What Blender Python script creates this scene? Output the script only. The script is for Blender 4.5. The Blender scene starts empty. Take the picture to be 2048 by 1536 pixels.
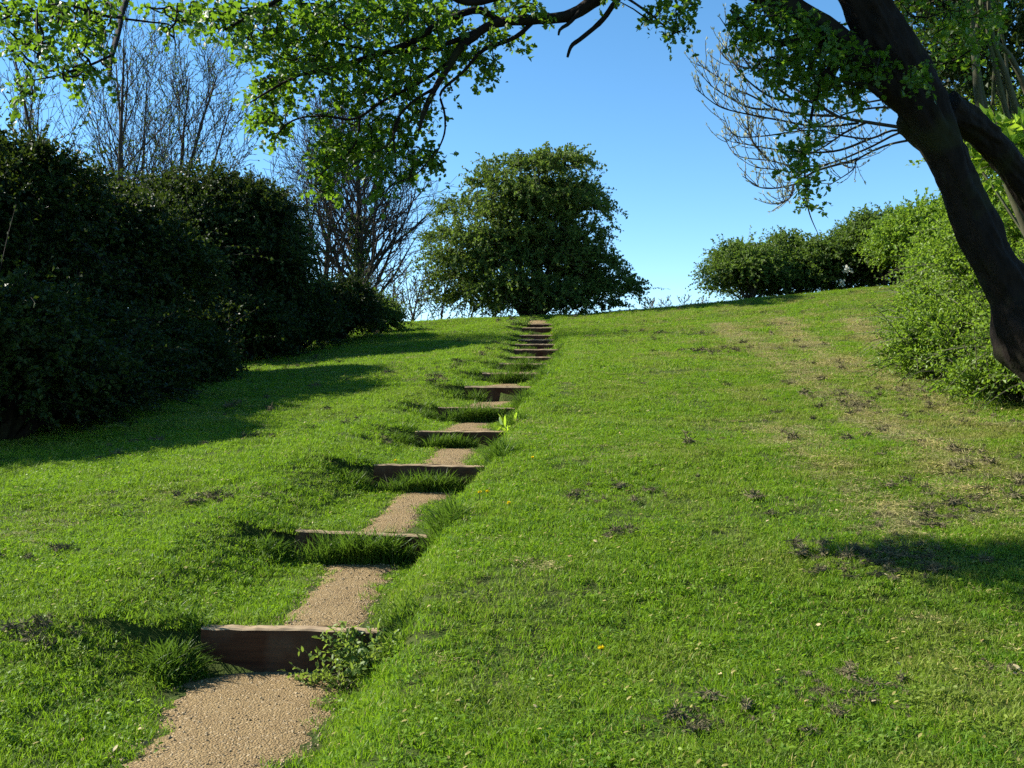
import bpy, math
import numpy as np
from mathutils import Vector
scene = bpy.context.scene
COL = scene.collection
# ------------------------------------------------------------------ camera, sky, sun, exposure
EYE = 1.6
FPX = 2100.0                      # focal length in pixels of a 2048 px wide frame
cam_d = bpy.data.cameras.new('camera'); cam = bpy.data.objects.new('camera', cam_d); COL.objects.link(cam)
cam.location = (0, 0, EYE); cam.rotation_euler = (math.radians(90), 0, 0)
cam_d.sensor_width = 36; cam_d.lens = 36 * FPX / 2048; cam_d.clip_start = 0.05; cam_d.clip_end = 3000
scene.camera = cam
SUN_EL, SUN_AZ = 35.0, 77.0       # degrees; azimuth measured to the left of the view direction
SUN_STR, SKY_STR, EXPO = 5.0, 0.093, 1.42
world = bpy.data.worlds.new('World'); scene.world = world; world.use_nodes = True
wn = world.node_tree; wn.nodes.clear()
sky = wn.nodes.new('ShaderNodeTexSky'); sky.sky_type = 'NISHITA'; sky.sun_disc = False
sky.sun_elevation = math.radians(SUN_EL); sky.sun_rotation = math.radians(-SUN_AZ)
sky.altitude = 0; sky.air_density = 0.7; sky.dust_density = 0.0; sky.ozone_density = 2.5
bg = wn.nodes.new('ShaderNodeBackground'); bg.inputs['Strength'].default_value = SKY_STR
wo = wn.nodes.new('ShaderNodeOutputWorld')
hs_ = wn.nodes.new('ShaderNodeHueSaturation'); hs_.inputs['Saturation'].default_value = 1.17; hs_.inputs['Hue'].default_value = .491
wn.links.new(sky.outputs[0], hs_.inputs['Color']); wn.links.new(hs_.outputs[0], bg.inputs[0]); wn.links.new(bg.outputs[0], wo.inputs[0])
sd = bpy.data.lights.new('sun', 'SUN'); sd.energy = SUN_STR; sd.angle = math.radians(0.53); sd.color = (1.0, 0.94, 0.84)
sun = bpy.data.objects.new('sun', sd); COL.objects.link(sun)
_e, _a = math.radians(SUN_EL), math.radians(SUN_AZ)
SUNV = Vector((-math.sin(_a) * math.cos(_e), math.cos(_a) * math.cos(_e), math.sin(_e)))
sun.rotation_euler = SUNV.to_track_quat('Z', 'Y').to_euler(); sun.location = SUNV * 60
vs = scene.view_settings; vs.view_transform = 'Standard'; vs.look = 'None'; vs.exposure = EXPO; vs.gamma = 1.0; vs.use_curve_mapping = False
cy = scene.cycles
cy.max_bounces = 6; cy.diffuse_bounces = 3; cy.glossy_bounces = 2; cy.transmission_bounces = 4; cy.transparent_max_bounces = 4
cy.use_denoising = False

# ------------------------------------------------------------------ helpers
def px(x, y, d):                  # a point seen at photo pixel x,y at distance d along the view axis
    return np.array([(x - 1024) / FPX * d, d, EYE + (768 - y) / FPX * d])
def unit(v):
    return v / np.maximum(np.linalg.norm(v, axis=-1, keepdims=True), 1e-9)
def _h(ix, iy, s):
    n = (ix.astype(np.int64) * 374761393 + iy.astype(np.int64) * 668265263 + s * 974634577) & 0x7fffffff
    n = ((n ^ (n >> 13)) * 1274126177) & 0x7fffffff
    return ((n ^ (n >> 16)) & 0xffff) / 65535.0
def vnoise(x, y, s=0):
    x = np.asarray(x, float); y = np.asarray(y, float)
    ix, iy = np.floor(x), np.floor(y); fx, fy = x - ix, y - iy
    fx = fx * fx * (3 - 2 * fx); fy = fy * fy * (3 - 2 * fy)
    a, b, c, d = _h(ix, iy, s), _h(ix + 1, iy, s), _h(ix, iy + 1, s), _h(ix + 1, iy + 1, s)
    return (a * (1 - fx) + b * fx) * (1 - fy) + (c * (1 - fx) + d * fx) * fy
def fbm(x, y, s=0, o=3):
    t = 0; a = .5
    for k in range(o):
        t = t + a * vnoise(x * 2 ** k, y * 2 ** k, s + k); a *= .5
    return t / (1 - .5 ** o)
def sstep(a, b, x):
    t = np.clip((x - a) / (b - a), 0, 1); return t * t * (3 - 2 * t)

class Buf:
    def __init__(s): s.v = []; s.f = {}; s.n = 0; s.r = []
    def add(s, v, faces, rnd=None):           # faces: list of (m,k) int arrays
        v = np.asarray(v, float).reshape(-1, 3)
        for f in faces:
            f = np.asarray(f, np.int64)
            if len(f): s.f.setdefault(f.shape[1], []).append(f + s.n)
        s.v.append(v); s.n += len(v)
        s.r.append(np.broadcast_to(np.asarray(rnd if rnd is not None else .5, float), (len(v),)))
    def mesh(s, name, mat, off=(0, 0, 0), smooth=False):
        me = bpy.data.meshes.new(name)
        v = np.concatenate(s.v) - np.array(off); r = np.concatenate(s.r)
        loops, tot = [], []
        for k, fs in s.f.items():
            a = np.concatenate(fs); loops.append(a.ravel()); tot.append(np.full(len(a), k))
        loops = np.concatenate(loops); tot = np.concatenate(tot); st = np.concatenate([[0], np.cumsum(tot)[:-1]])
        me.vertices.add(len(v)); me.vertices.foreach_set('co', v.ravel().astype(np.float32))
        me.loops.add(len(loops)); me.loops.foreach_set('vertex_index', loops.astype(np.int32))
        me.polygons.add(len(tot)); me.polygons.foreach_set('loop_start', st.astype(np.int32)); me.polygons.foreach_set('loop_total', tot.astype(np.int32))
        me.update(calc_edges=True)
        at = me.attributes.new('rnd', 'FLOAT', 'POINT'); at.data.foreach_set('value', r.astype(np.float32))
        me.polygons.foreach_set('use_smooth', np.full(len(tot), smooth, dtype=bool))
        if mat: me.materials.append(mat)
        me.validate(); return me
    def obj(s, name, mat, parent=None, smooth=False):
        off = np.array(parent.location) if parent else np.zeros(3)
        o = bpy.data.objects.new(name, s.mesh(name, mat, off, smooth)); COL.objects.link(o); o.parent = parent
        return o
def tag(o, label=None, cat=None, group=None, kind=None):
    if label: o['label'] = label
    if cat: o['category'] = cat
    if group: o['group'] = group
    if kind: o['kind'] = kind
    return o
def thing(name, label, cat, loc, group=None):
    o = bpy.data.objects.new(name, None); COL.objects.link(o); o.location = tuple(float(c) for c in loc)
    o.empty_display_size = .2
    return tag(o, label, cat, group)

def tube(buf, pts, rad, sides=5, rnd=.5, wob=0, rng=None, cap=True, ridged=None):
    pts = np.asarray(pts, float); n = len(pts); rad = np.broadcast_to(np.asarray(rad, float), (n,))
    t = unit(np.gradient(pts, axis=0))
    ref = np.array([0, 0, 1.]) if abs(t[:, 2]).mean() < .8 else np.array([1., 0, 0])
    a = unit(np.cross(t, ref)); b = np.cross(t, a)
    th = np.linspace(0, 2 * np.pi, sides, endpoint=False)
    rr = rad[:, None] * np.ones((1, sides))
    if wob and rng is not None: rr = rr * (1 + wob * (rng.random((n, sides)) - .5))
    if ridged is not None:                     # sinewy flutes running along the wood
        A, T_ = np.meshgrid(np.arange(sides) * 24.0 / sides, np.arange(n) * .10); q_ = vnoise(np.minimum(A, 24 - A) * .55 + T_ * .35, T_, ridged) - .5
        A2 = np.minimum(A, 24 - A); rr = rr * (1 + .16 * (1 - 2 * np.abs(vnoise(A2 * 1.9 + 1.2 * vnoise(T_ * 2, A2, ridged + 5), T_ * 1.6, ridged + 7) - .5)) - .10)
        rr = rr * (1 + .26 * q_ + .16 * (vnoise(A * .9 % 24, T_ * 2.5, ridged + 3) - .5) * np.sin(np.pi * A / 24))
    v = pts[:, None] + rr[..., None] * (np.cos(th)[None, :, None] * a[:, None] + np.sin(th)[None, :, None] * b[:, None])
    i = np.arange(n - 1)[:, None] * sides; j = np.arange(sides)[None]; k = (j + 1) % sides
    f = np.stack([i + j, i + k, i + sides + k, i + sides + j], -1).reshape(-1, 4)
    fs = [f]
    if cap and sides > 3: fs.append(np.arange(sides)[None, ::-1] + 0); fs.append(np.arange(sides)[None] + (n - 1) * sides)
    buf.add(v.reshape(-1, 3), fs, rnd)
def resample(pts, n):
    pts = np.asarray(pts, float); m = len(pts)
    if m < 3:
        t = np.linspace(0, 1, n)[:, None]; return pts[0] * (1 - t) + pts[-1] * t
    P = np.vstack([2 * pts[0] - pts[1], pts, 2 * pts[-1] - pts[-2]])
    u = np.linspace(0, m - 1 - 1e-6, n); i = u.astype(int); t = (u - i)[:, None]
    p0, p1, p2, p3 = P[i], P[i + 1], P[i + 2], P[i + 3]
    return .5 * (2 * p1 + (p2 - p0) * t + (2 * p0 - 5 * p1 + 4 * p2 - p3) * t ** 2 + (3 * p1 - p0 - 3 * p2 + p3) * t ** 3)

LOBED = np.array([(0, 0), (.22, .10), (.30, .34), (.46, .20), (.58, .46), (.72, .24), (.90, .20), (1., 0),
                  (.90, -.20), (.72, -.24), (.58, -.46), (.46, -.20), (.30, -.34), (.22, -.10)])
OVAL = np.array([(0, 0), (.25, .24), (.55, .30), (.82, .17), (1., 0), (.82, -.17), (.55, -.30), (.25, -.24)])
def leaves(buf, P, U, N, L, W, rng, shape=None, fold=.25, rnd=None):
    n = len(P); U = unit(U); S = unit(np.cross(U, N)); N2 = np.cross(S, U)
    L = np.broadcast_to(L, (n,))[:, None]; W = np.broadcast_to(W, (n,))[:, None]
    r = rng.random(n) if rnd is None else rnd
    if shape is None:
        v = np.stack([P, P + U * L * .5 + S * W * .5 + N2 * W * fold, P + U * L, P + U * L * .5 - S * W * .5 + N2 * W * fold], 1)
        b = np.arange(n)[:, None] * 4
        buf.add(v.reshape(-1, 3), [np.vstack([b + [0, 1, 2], b + [0, 2, 3]])], np.repeat(r, 4))
    else:
        k = len(shape)
        v = P[:, None] + U[:, None] * (L[:, None] * shape[None, :, :1]) + S[:, None] * (W[:, None] * shape[None, :, 1:]) \
            + N2[:, None] * (np.abs(shape[None, :, 1:]) * W[:, None] * fold - L[:, None] * .15 * shape[None, :, :1] ** 2)
        buf.add(v.reshape(-1, 3), [np.arange(n)[:, None] * k + np.arange(k)[None]], np.repeat(r, k))
def shoots(buf, stems, B, D, L, K, ll, lw, rng, droop=.3, shape=None, upb=.5, spread=.9, sr=.004):
    S = len(B); D = unit(D); L = np.broadcast_to(L, (S,))
    t = (np.arange(K)[None] + rng.random((S, K))) / K * .95 + .05
    g = droop * (.4 + 1.2 * rng.random(S))
    P = B[:, None] + D[:, None] * (L[:, None] * t)[..., None]; P[..., 2] -= g[:, None] * L[:, None] * t ** 2
    T = D[:, None] + np.zeros_like(P); T[..., 2] -= 2 * g[:, None] * t
    R = rng.normal(size=P.shape); U = unit(T) * .5 + unit(R) * spread
    N = rng.normal(size=P.shape); N[..., 2] += upb * 2
    m = S * K; sc = (.65 + .7 * rng.random(m))
    base = np.repeat(rng.random(S), K)
    leaves(buf, P.reshape(m, 3), U.reshape(m, 3), N.reshape(m, 3), ll * sc, lw * sc, rng, shape, rnd=np.clip(base * .6 + rng.random(m) * .4, 0, 1))
    if stems is not None:
        q = np.linspace(0, 1, 4)
        Q = B[:, None] + D[:, None] * (L[:, None] * q)[..., None]; Q[..., 2] -= g[:, None] * L[:, None] * q ** 2
        th = np.array([0, 2.09, 4.19]); ref = unit(np.cross(D, np.array([.3, .2, 1.]))); bb = np.cross(D, ref)
        rr = sr * (1 - .7 * q)
        V = Q[:, :, None] + rr[None, :, None, None] * (np.cos(th)[None, None, :, None] * ref[:, None, None] + np.sin(th)[None, None, :, None] * bb[:, None, None])
        b = (np.arange(S) * 12)[:, None, None, None] + (np.arange(3) * 3)[None, :, None, None]
        j = np.arange(3)[None, None, :, None]; kx = (j + 1) % 3
        F = np.concatenate([b + j, b + kx, b + 3 + kx, b + 3 + j], -1).reshape(-1, 4)
        stems.add(V.reshape(-1, 3), [F], .5)

# ------------------------------------------------------------------ materials
def nmat(name):
    m = bpy.data.materials.new(name); m.use_nodes = True; nt = m.node_tree; nt.nodes.clear()
    out = nt.nodes.new('ShaderNodeOutputMaterial'); return m, nt, out
def N_(nt, t, **kw):
    n = nt.nodes.new(t)
    for k, v in kw.items(): setattr(n, k, v)
    return n
def mixc(nt, fac, a, b):
    m = nt.nodes.new('ShaderNodeMix'); m.data_type = 'RGBA'
    for i, s in ((0, fac), (6, a), (7, b)):
        if hasattr(s, 'node'): nt.links.new(s, m.inputs[i])
        elif i == 0: m.inputs[0].default_value = s
        else: m.inputs[i].default_value = (*s, 1)
    return m.outputs[2]
def ramp(nt, src, pts):
    r = nt.nodes.new('ShaderNodeValToRGB'); e = r.color_ramp.elements
    while len(e) < len(pts): e.new(.5)
    for q, (p, c) in zip(e, pts): q.position = p; q.color = (c, c, c, 1) if not hasattr(c, '__len__') else (*c, 1)
    nt.links.new(src, r.inputs[0]); return r.outputs[0]
def noise(nt, scale, detail=3, vec=None, rough=.55):
    n = nt.nodes.new('ShaderNodeTexNoise'); n.inputs['Scale'].default_value = scale; n.inputs['Detail'].default_value = detail; n.inputs['Roughness'].default_value = rough
    if vec is None:
        g = nt.nodes.new('ShaderNodeNewGeometry'); vec = g.outputs['Position']
    nt.links.new(vec, n.inputs['Vector']); return n.outputs['Fac']
def leaf_mat(name, c1, c2, trans, ct, rough=.5, spec=.3, nscale=.8):
    m, nt, out = nmat(name)
    at = N_(nt, 'ShaderNodeAttribute', attribute_name='rnd')
    c = mixc(nt, at.outputs['Fac'], c1, c2)
    nz = ramp(nt, noise(nt, nscale, 2), [(.35, 0.0), (.65, 1.0)])
    c = mixc(nt, nz, tuple(x * .78 for x in c1), c) if False else c
    dk = mixc(nt, nz, (.72, .78, .8), (1.15, 1.1, .95))
    mul = nt.nodes.new('ShaderNodeMix'); mul.data_type = 'RGBA'; mul.blend_type = 'MULTIPLY'; mul.inputs[0].default_value = 1
    nt.links.new(c, mul.inputs[6]); nt.links.new(dk, mul.inputs[7]); c = mul.outputs[2]
    p = N_(nt, 'ShaderNodeBsdfPrincipled'); p.inputs['Roughness'].default_value = rough; p.inputs['Specular IOR Level'].default_value = spec
    nt.links.new(c, p.inputs['Base Color'])
    t = N_(nt, 'ShaderNodeBsdfTranslucent'); nt.links.new(mixc(nt, at.outputs['Fac'], tuple(x * .8 for x in ct), ct), t.inputs['Color'])
    mx = N_(nt, 'ShaderNodeMixShader'); mx.inputs[0].default_value = trans
    nt.links.new(p.outputs[0], mx.inputs[1]); nt.links.new(t.outputs[0], mx.inputs[2]); nt.links.new(mx.outputs[0], out.inputs[0])
    return m
def bark_mat(name, c1, c2, scale=9, bump=.6, moss=None):
    m, nt, out = nmat(name)
    tc = N_(nt, 'ShaderNodeTexCoord'); mp = N_(nt, 'ShaderNodeMapping'); mp.inputs['Scale'].default_value = (1, 1, .35)
    nt.links.new(tc.outputs['Object'], mp.inputs[0])
    f = noise(nt, scale, 5, mp.outputs[0], .65)
    c = mixc(nt, ramp(nt, f, [(.35, 0.), (.65, 1.)]), c1, c2)
    if moss: c = mixc(nt, ramp(nt, noise(nt, 3, 4, tc.outputs['Object']), [(.52, 0.), (.66, .8)]), c, moss)
    p = N_(nt, 'ShaderNodeBsdfPrincipled'); p.inputs['Roughness'].default_value = .85; p.inputs['Specular IOR Level'].default_value = .2
    nt.links.new(c, p.inputs['Base Color'])
    b = N_(nt, 'ShaderNodeBump'); b.inputs['Strength'].default_value = bump; b.inputs['Distance'].default_value = .02
    nt.links.new(f, b.inputs['Height']); nt.links.new(b.outputs[0], p.inputs['Normal']); nt.links.new(p.outputs[0], out.inputs[0])
    return m
M = {}
M['bark'] = bark_mat('hawthorn_bark', (.005, .003, .0018), (.013, .008, .005), 18, 1., (.018, .020, .006))
M['bark_far'] = bark_mat('grey_bark', (.05, .04, .03), (.10, .085, .06), 6, .3, (.05, .06, .02))
M['twig'] = bark_mat('twig_bark', (.030, .024, .018), (.062, .050, .037), 10, .2)
M['stem_green'] = bark_mat('sapling_bark', (.045, .045, .025), (.09, .088, .05), 8, .3, (.06, .08, .03))
M['haw_near'] = leaf_mat('hawthorn_leaf', (.030, .080, .007), (.062, .122, .012), .42, (.19, .35, .016), .45, .35, 2.5)
M['haw_far'] = leaf_mat('distant_hawthorn_leaf', (.052, .095, .017), (.098, .145, .032), .30, (.18, .28, .03), .6, .2, .7)
M['hedge'] = leaf_mat('hedge_leaf', (.050, .092, .016), (.100, .150, .028), .32, (.18, .30, .03), .55, .25, .7)
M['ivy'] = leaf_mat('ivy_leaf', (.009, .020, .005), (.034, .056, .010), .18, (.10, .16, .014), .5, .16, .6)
M['bank'] = leaf_mat('bank_leaf', (.080, .155, .012), (.165, .245, .024), .42, (.28, .45, .03), .5, .3, 1.2)
M['bud'] = leaf_mat('silver_bud', (.30, .34, .24), (.50, .52, .42), .3, (.4, .46, .3), .5, .3, 3)
M['weed'] = leaf_mat('weed_leaf', (.07, .13, .02), (.15, .22, .04), .38, (.30, .42, .05), .5, .3, 5)
M['dock'] = leaf_mat('bright_leaf', (.14, .25, .02), (.20, .32, .03), .5, (.4, .6, .04), .5, .3, 5)
M['blossom'] = leaf_mat('white_blossom', (.7, .7, .62), (.8, .8, .74), .3, (.8, .8, .7), .6, .2, 3)

def grass_mat(name, g1, g2, dry, ct, trans, dryamt=1.0):
    m, nt, out = nmat(name)
    at = N_(nt, 'ShaderNodeAttribute', attribute_name='rnd')
    oi = N_(nt, 'ShaderNodeObjectInfo')
    big = ramp(nt, noise(nt, .55, 3), [(.38, 0.), (.62, 1.)])
    med = ramp(nt, noise(nt, 3.2, 3), [(.36, 0.), (.66, 1.)])
    c = mixc(nt, at.outputs['Fac'], g1, g2)
    mul = nt.nodes.new('ShaderNodeMix'); mul.data_type = 'RGBA'; mul.blend_type = 'MULTIPLY'; mul.inputs[0].default_value = 1
    nt.links.new(c, mul.inputs[6]); nt.links.new(mixc(nt, med, (.58, .70, .7), (1.28, 1.14, 1.0)), mul.inputs[7]); c = mul.outputs[2]
    c = mixc(nt, ramp(nt, oi.outputs['Random'], [(.0, 0.), (1., .35)]), c, (g2[0] * 1.25, g2[1] * 1.02, g2[2]))
    # dry straw patches: more on the right, where the mower ran
    g = N_(nt, 'ShaderNodeNewGeometry'); sx = N_(nt, 'ShaderNodeSeparateXYZ'); nt.links.new(g.outputs['Position'], sx.inputs[0])
    mr = N_(nt, 'ShaderNodeMapRange'); mr.inputs[1].default_value = 1.0; mr.inputs[2].default_value = 5.0; mr.inputs[3].default_value = .16; mr.inputs[4].default_value = .72
    nt.links.new(sx.outputs[0], mr.inputs[0])
    d1 = ramp(nt, noise(nt, 1.1, 4, None, .62), [(.47, 0.), (.63, 1.)])
    mm = N_(nt, 'ShaderNodeMath', operation='MULTIPLY'); nt.links.new(d1, mm.inputs[0]); nt.links.new(mr.outputs[0], mm.inputs[1])
    m2 = N_(nt, 'ShaderNodeMath', operation='MULTIPLY'); nt.links.new(mm.outputs[0], m2.inputs[0]); m2.inputs[1].default_value = dryamt
    c = mixc(nt, m2.outputs[0], c, dry)
    st = N_(nt, 'ShaderNodeMath', operation='GREATER_THAN'); nt.links.new(at.outputs['Fac'], st.inputs[0]); st.inputs[1].default_value = .93
    c = mixc(nt, st.outputs[0], c, dry)
    p = N_(nt, 'ShaderNodeBsdfPrincipled'); p.inputs['Roughness'].default_value = .5; p.inputs['Specular IOR Level'].default_value = .18
    nt.links.new(c, p.inputs['Base Color'])
    t = N_(nt, 'ShaderNodeBsdfTranslucent'); nt.links.new(mixc(nt, m2.outputs[0], ct, (.22, .20, .05)), t.inputs['Color'])
    mx = N_(nt, 'ShaderNodeMixShader'); mx.inputs[0].default_value = trans
    nt.links.new(p.outputs[0], mx.inputs[1]); nt.links.new(t.outputs[0], mx.inputs[2]); nt.links.new(mx.outputs[0], out.inputs[0])
    return m
M['grass'] = grass_mat('mown_grass', (.060, .146, .009), (.135, .238, .016), (.33, .28, .09), (.24, .42, .016), .38)
M['longgrass'] = grass_mat('long_grass', (.045, .100, .010), (.085, .150, .018), (.12, .13, .05), (.14, .26, .02), .30, .2)

def ground_mat():
    m, nt, out = nmat('turf')
    f = noise(nt, 5, 5); f2 = noise(nt, 45, 4, None, .7); f3 = noise(nt, .5, 3)
    c = mixc(nt, ramp(nt, f2, [(.35, 0.), (.65, 1.)]), (.026, .042, .009), (.060, .085, .016))
    c = mixc(nt, ramp(nt, f, [(.45, 0.), (.75, .6)]), c, (.06, .05, .024))
    c = mixc(nt, ramp(nt, f3, [(.4, 0.), (.7, .3)]), c, (.10, .14, .025))
    p = N_(nt, 'ShaderNodeBsdfPrincipled'); p.inputs['Roughness'].default_value = .95; p.inputs['Specular IOR Level'].default_value = .1
    nt.links.new(c, p.inputs['Base Color'])
    b = N_(nt, 'ShaderNodeBump'); b.inputs['Strength'].default_value = .8; b.inputs['Distance'].default_value = .04
    nt.links.new(f2, b.inputs['Height']); nt.links.new(b.outputs[0], p.inputs['Normal']); nt.links.new(p.outputs[0], out.inputs[0]); return m
def path_mat():
    m, nt, out = nmat('gravel')
    f = noise(nt, 6, 4); f2 = noise(nt, 90, 4, None, .7)
    g = N_(nt, 'ShaderNodeNewGeometry'); vo = N_(nt, 'ShaderNodeTexVoronoi'); vo.inputs['Scale'].default_value = 95; nt.links.new(g.outputs['Position'], vo.inputs['Vector'])
    c = mixc(nt, ramp(nt, f2, [(.3, 0.), (.7, 1.)]), (.185, .128, .056), (.295, .212, .104))
    c = mixc(nt, ramp(nt, f, [(.40, 0.), (.7, .6)]), c, (.18, .122, .055))
    sp = N_(nt, 'ShaderNodeSeparateColor'); nt.links.new(vo.outputs['Color'], sp.inputs[0])
    c = mixc(nt, ramp(nt, sp.outputs[0], [(.90, 0.), (.97, .6)]), c, (.42, .34, .22))
    c = mixc(nt, ramp(nt, sp.outputs[1], [(.84, 0.), (.95, .5)]), c, (.12, .075, .04))
    p = N_(nt, 'ShaderNodeBsdfPrincipled'); p.inputs['Roughness'].default_value = .95; p.inputs['Specular IOR Level'].default_value = .15
    nt.links.new(c, p.inputs['Base Color'])
    ad = N_(nt, 'ShaderNodeMath', operation='SUBTRACT'); nt.links.new(f2, ad.inputs[0]); nt.links.new(vo.outputs['Distance'], ad.inputs[1])
    b = N_(nt, 'ShaderNodeBump'); b.inputs['Strength'].default_value = .9; b.inputs['Distance'].default_value = .012
    nt.links.new(ad.outputs[0], b.inputs['Height']); nt.links.new(b.outputs[0], p.inputs['Normal']); nt.links.new(p.outputs[0], out.inputs[0]); return m
def wood_mat():
    m, nt, out = nmat('weathered_board')
    tc = N_(nt, 'ShaderNodeTexCoord'); mp = N_(nt, 'ShaderNodeMapping'); mp.inputs['Scale'].default_value = (1.5, 30, 30)
    nt.links.new(tc.outputs['Object'], mp.inputs[0])
    oi = N_(nt, 'ShaderNodeObjectInfo'); av = N_(nt, 'ShaderNodeVectorMath', operation='ADD'); nt.links.new(mp.outputs[0], av.inputs[0]); nt.links.new(oi.outputs['Location'], av.inputs[1])
    f = noise(nt, 1.6, 5, av.outputs[0], .6); f2 = noise(nt, 4, 4)
    c = mixc(nt, ramp(nt, f, [(.3, 0.), (.7, 1.)]), (.034, .012, .005), (.075, .031, .012))
    c = mixc(nt, ramp(nt, f2, [(.45, 0.), (.75, .5)]), c, (.14, .10, .06))
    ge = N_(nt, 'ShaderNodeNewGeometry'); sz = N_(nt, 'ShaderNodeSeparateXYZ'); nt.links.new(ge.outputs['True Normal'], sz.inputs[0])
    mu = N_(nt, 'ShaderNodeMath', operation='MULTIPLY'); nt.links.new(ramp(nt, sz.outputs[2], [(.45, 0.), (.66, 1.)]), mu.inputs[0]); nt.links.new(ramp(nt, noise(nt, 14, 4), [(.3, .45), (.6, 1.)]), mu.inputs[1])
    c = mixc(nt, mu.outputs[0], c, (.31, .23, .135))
    p = N_(nt, 'ShaderNodeBsdfPrincipled'); p.inputs['Roughness'].default_value = .85; p.inputs['Specular IOR Level'].default_value = .2
    nt.links.new(c, p.inputs['Base Color'])
    b = N_(nt, 'ShaderNodeBump'); b.inputs['Strength'].default_value = .5; b.inputs['Distance'].default_value = .006
    nt.links.new(f, b.inputs['Height']); nt.links.new(b.outputs[0], p.inputs['Normal']); nt.links.new(p.outputs[0], out.inputs[0]); return m
def plain(name, c1, c2, rough=.8, scale=30):
    m, nt, out = nmat(name); at = N_(nt, 'ShaderNodeAttribute', attribute_name='rnd')
    c = mixc(nt, at.outputs['Fac'], c1, c2); c = mixc(nt, ramp(nt, noise(nt, scale, 3), [(.3, 0.), (.7, .4)]), c, c1)
    p = N_(nt, 'ShaderNodeBsdfPrincipled'); p.inputs['Roughness'].default_value = rough; p.inputs['Specular IOR Level'].default_value = .2
    nt.links.new(c, p.inputs['Base Color']); nt.links.new(p.outputs[0], out.inputs[0]); return m
M['turf'] = ground_mat(); M['gravel'] = path_mat(); M['wood'] = wood_mat()
M['pebble'] = plain('pebble', (.19, .13, .062), (.40, .31, .18))
M['clip'] = plain('dry_clippings', (.050, .046, .022), (.20, .17, .09), .9)
M['yellow'] = plain('dandelion_yellow', (.78, .60, .01), (.88, .72, .02), .6)

# ------------------------------------------------------------------ terrain
#        distance, top z (eye = 0), centre x, length, yaw deg (left end farther +), roll deg
STEPS = [(5.70, -1.330, -1.205, 0.98, 3, .3), (7.70, -1.095, -1.10, 1.02, 8, 1.2), (9.80, -.757, -.77, 1.06, 7, .5), (12.0, -.537, -.59, 1.04, 6, -.2),
         (13.9, -.311, -.47, 1.02, 5, .4), (15.9, -.030, -.20, 1.04, 4, .2), (18.0, .197, -.02, 0.98, 4, .2), (20.0, .400, .24, 0.98, 5, .3),
         (22.0, .575, .45, 0.98, 2, .2), (24.0, .800, .55, 1.0, 3, .3), (26.0, .995, .58, 1.0, 1, .2), (28.2, 1.20, .64, .98, 1, .0),
         (30.5, 1.43, .70, .96, 1, .1), (33.0, 1.78, .80, .96, 1, .0), (35.5, 2.04, .88, .92, 0, .0)]
SD = np.array([s[0] for s in STEPS]); SZ = np.array([s[1] for s in STEPS]); SX = np.array([s[2] for s in STEPS])
_kd = np.concatenate([[-600, -40, -5, 0, 2, 4.3, 5.1], SD, [37, 39, 42, 46, 55, 70, 110, 250, 700]])
_kz = np.concatenate([[-14, -3, -1.75, -1.66, -1.62, -1.55, -1.50], SZ - .04, [2.26, 2.36, 2.36, 2.2, 1.5, -.5, -6, -22, -60]])
_td = np.arange(-60, 120, .05); _tz = np.interp(_td, _kd, _kz); _k = np.hanning(33); _k /= _k.sum()
_tzs = np.convolve(np.pad(_tz, 16, mode='edge'), _k, 'valid')
def prof(d):
    return np.where((d > -59) & (d < 119), np.interp(d, _td, _tzs), np.interp(d, _kd, _kz))
def pathx(d): return np.interp(d, np.concatenate([[-5, 3.5], SD, [40]]), np.concatenate([[-1.6, -1.27], SX, [1.0]]))
def srelu(x, w=.6): return .5 * (x + np.sqrt(x * x + w * w)) - w / 2
def hill(x, d):
    q = x - pathx(d)
    cr = np.interp(d, [0, 5, 10, 15, 25, 37, 44, 70, 150], [.0, .004, .018, .036, .062, .086, .088, .06, .0])
    cl = np.interp(d, [0, 4, 8, 30, 40, 70], [.02, .04, .072, .066, .048, .0])
    xr = np.minimum(srelu(q - 1.9, 2.2) * 1.12, 30); xl = np.minimum(srelu(-q), 14)
    z = prof(d) + cr * xr - cl * xl - .22 * srelu(-q - 9, 2.) * np.exp(-np.maximum(-q - 9, 0) / 60)
    n = (fbm(x * .45, d * .45, 3) - .5) * .16 + (fbm(x * 2.2, d * 2.2, 9) - .5) * .045
    return z + n * sstep(.3, 1.2, np.abs(q)) * np.interp(d, [-5, 3, 60, 200], [.4, 1, 1, 0]) 
SYW = np.array([math.tan(math.radians(q[4])) for q in STEPS])
def tread(x, d):
    d = np.asarray(d, float); d = d - .022 + np.interp(d, SD, SYW) * np.clip(x - np.interp(d, SD, SX), -.7, .7) * (d < 36)
    i = np.searchsorted(SD, d, side='right') - 1
    j = np.clip(i + 1, 0, len(SD) - 1); ii = np.clip(i, 0, None)
    rise = np.minimum(.245, SZ[j] - SZ[ii] - .02); end = SZ[j] - rise
    t = (d - SD[ii]) / np.maximum(SD[j] - SD[ii], 1e-6)
    z = (SZ[ii] - .014) * (1 - t) + end * t
    z = np.where(i < 0, -1.575 + .012 * (d - 5.7) * 0, z)
    return np.where(i >= len(SD) - 1, SZ[-1] - .01 + .10 * (d - SD[-1]), z)
def corridor(x, d):
    q = x - pathx(d)
    return np.where(q < 0, 1 - sstep(.42, np.interp(d, [5.4, 6.2], [1.5, 1.25]), -q), 1 - sstep(.42, .80, q)) * sstep(1.5, 4.2, d) * (1 - sstep(36.0, 37.5, d))
def ground(x, d):                          # world z of the ground
    x = np.asarray(x, float); d = np.asarray(d, float)
    h = hill(x, d); m = corridor(x, d)
    return EYE + h + (tread(x, d) - h) * m
def on(x, d): return np.array([x, d, float(ground(x, d))])
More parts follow.
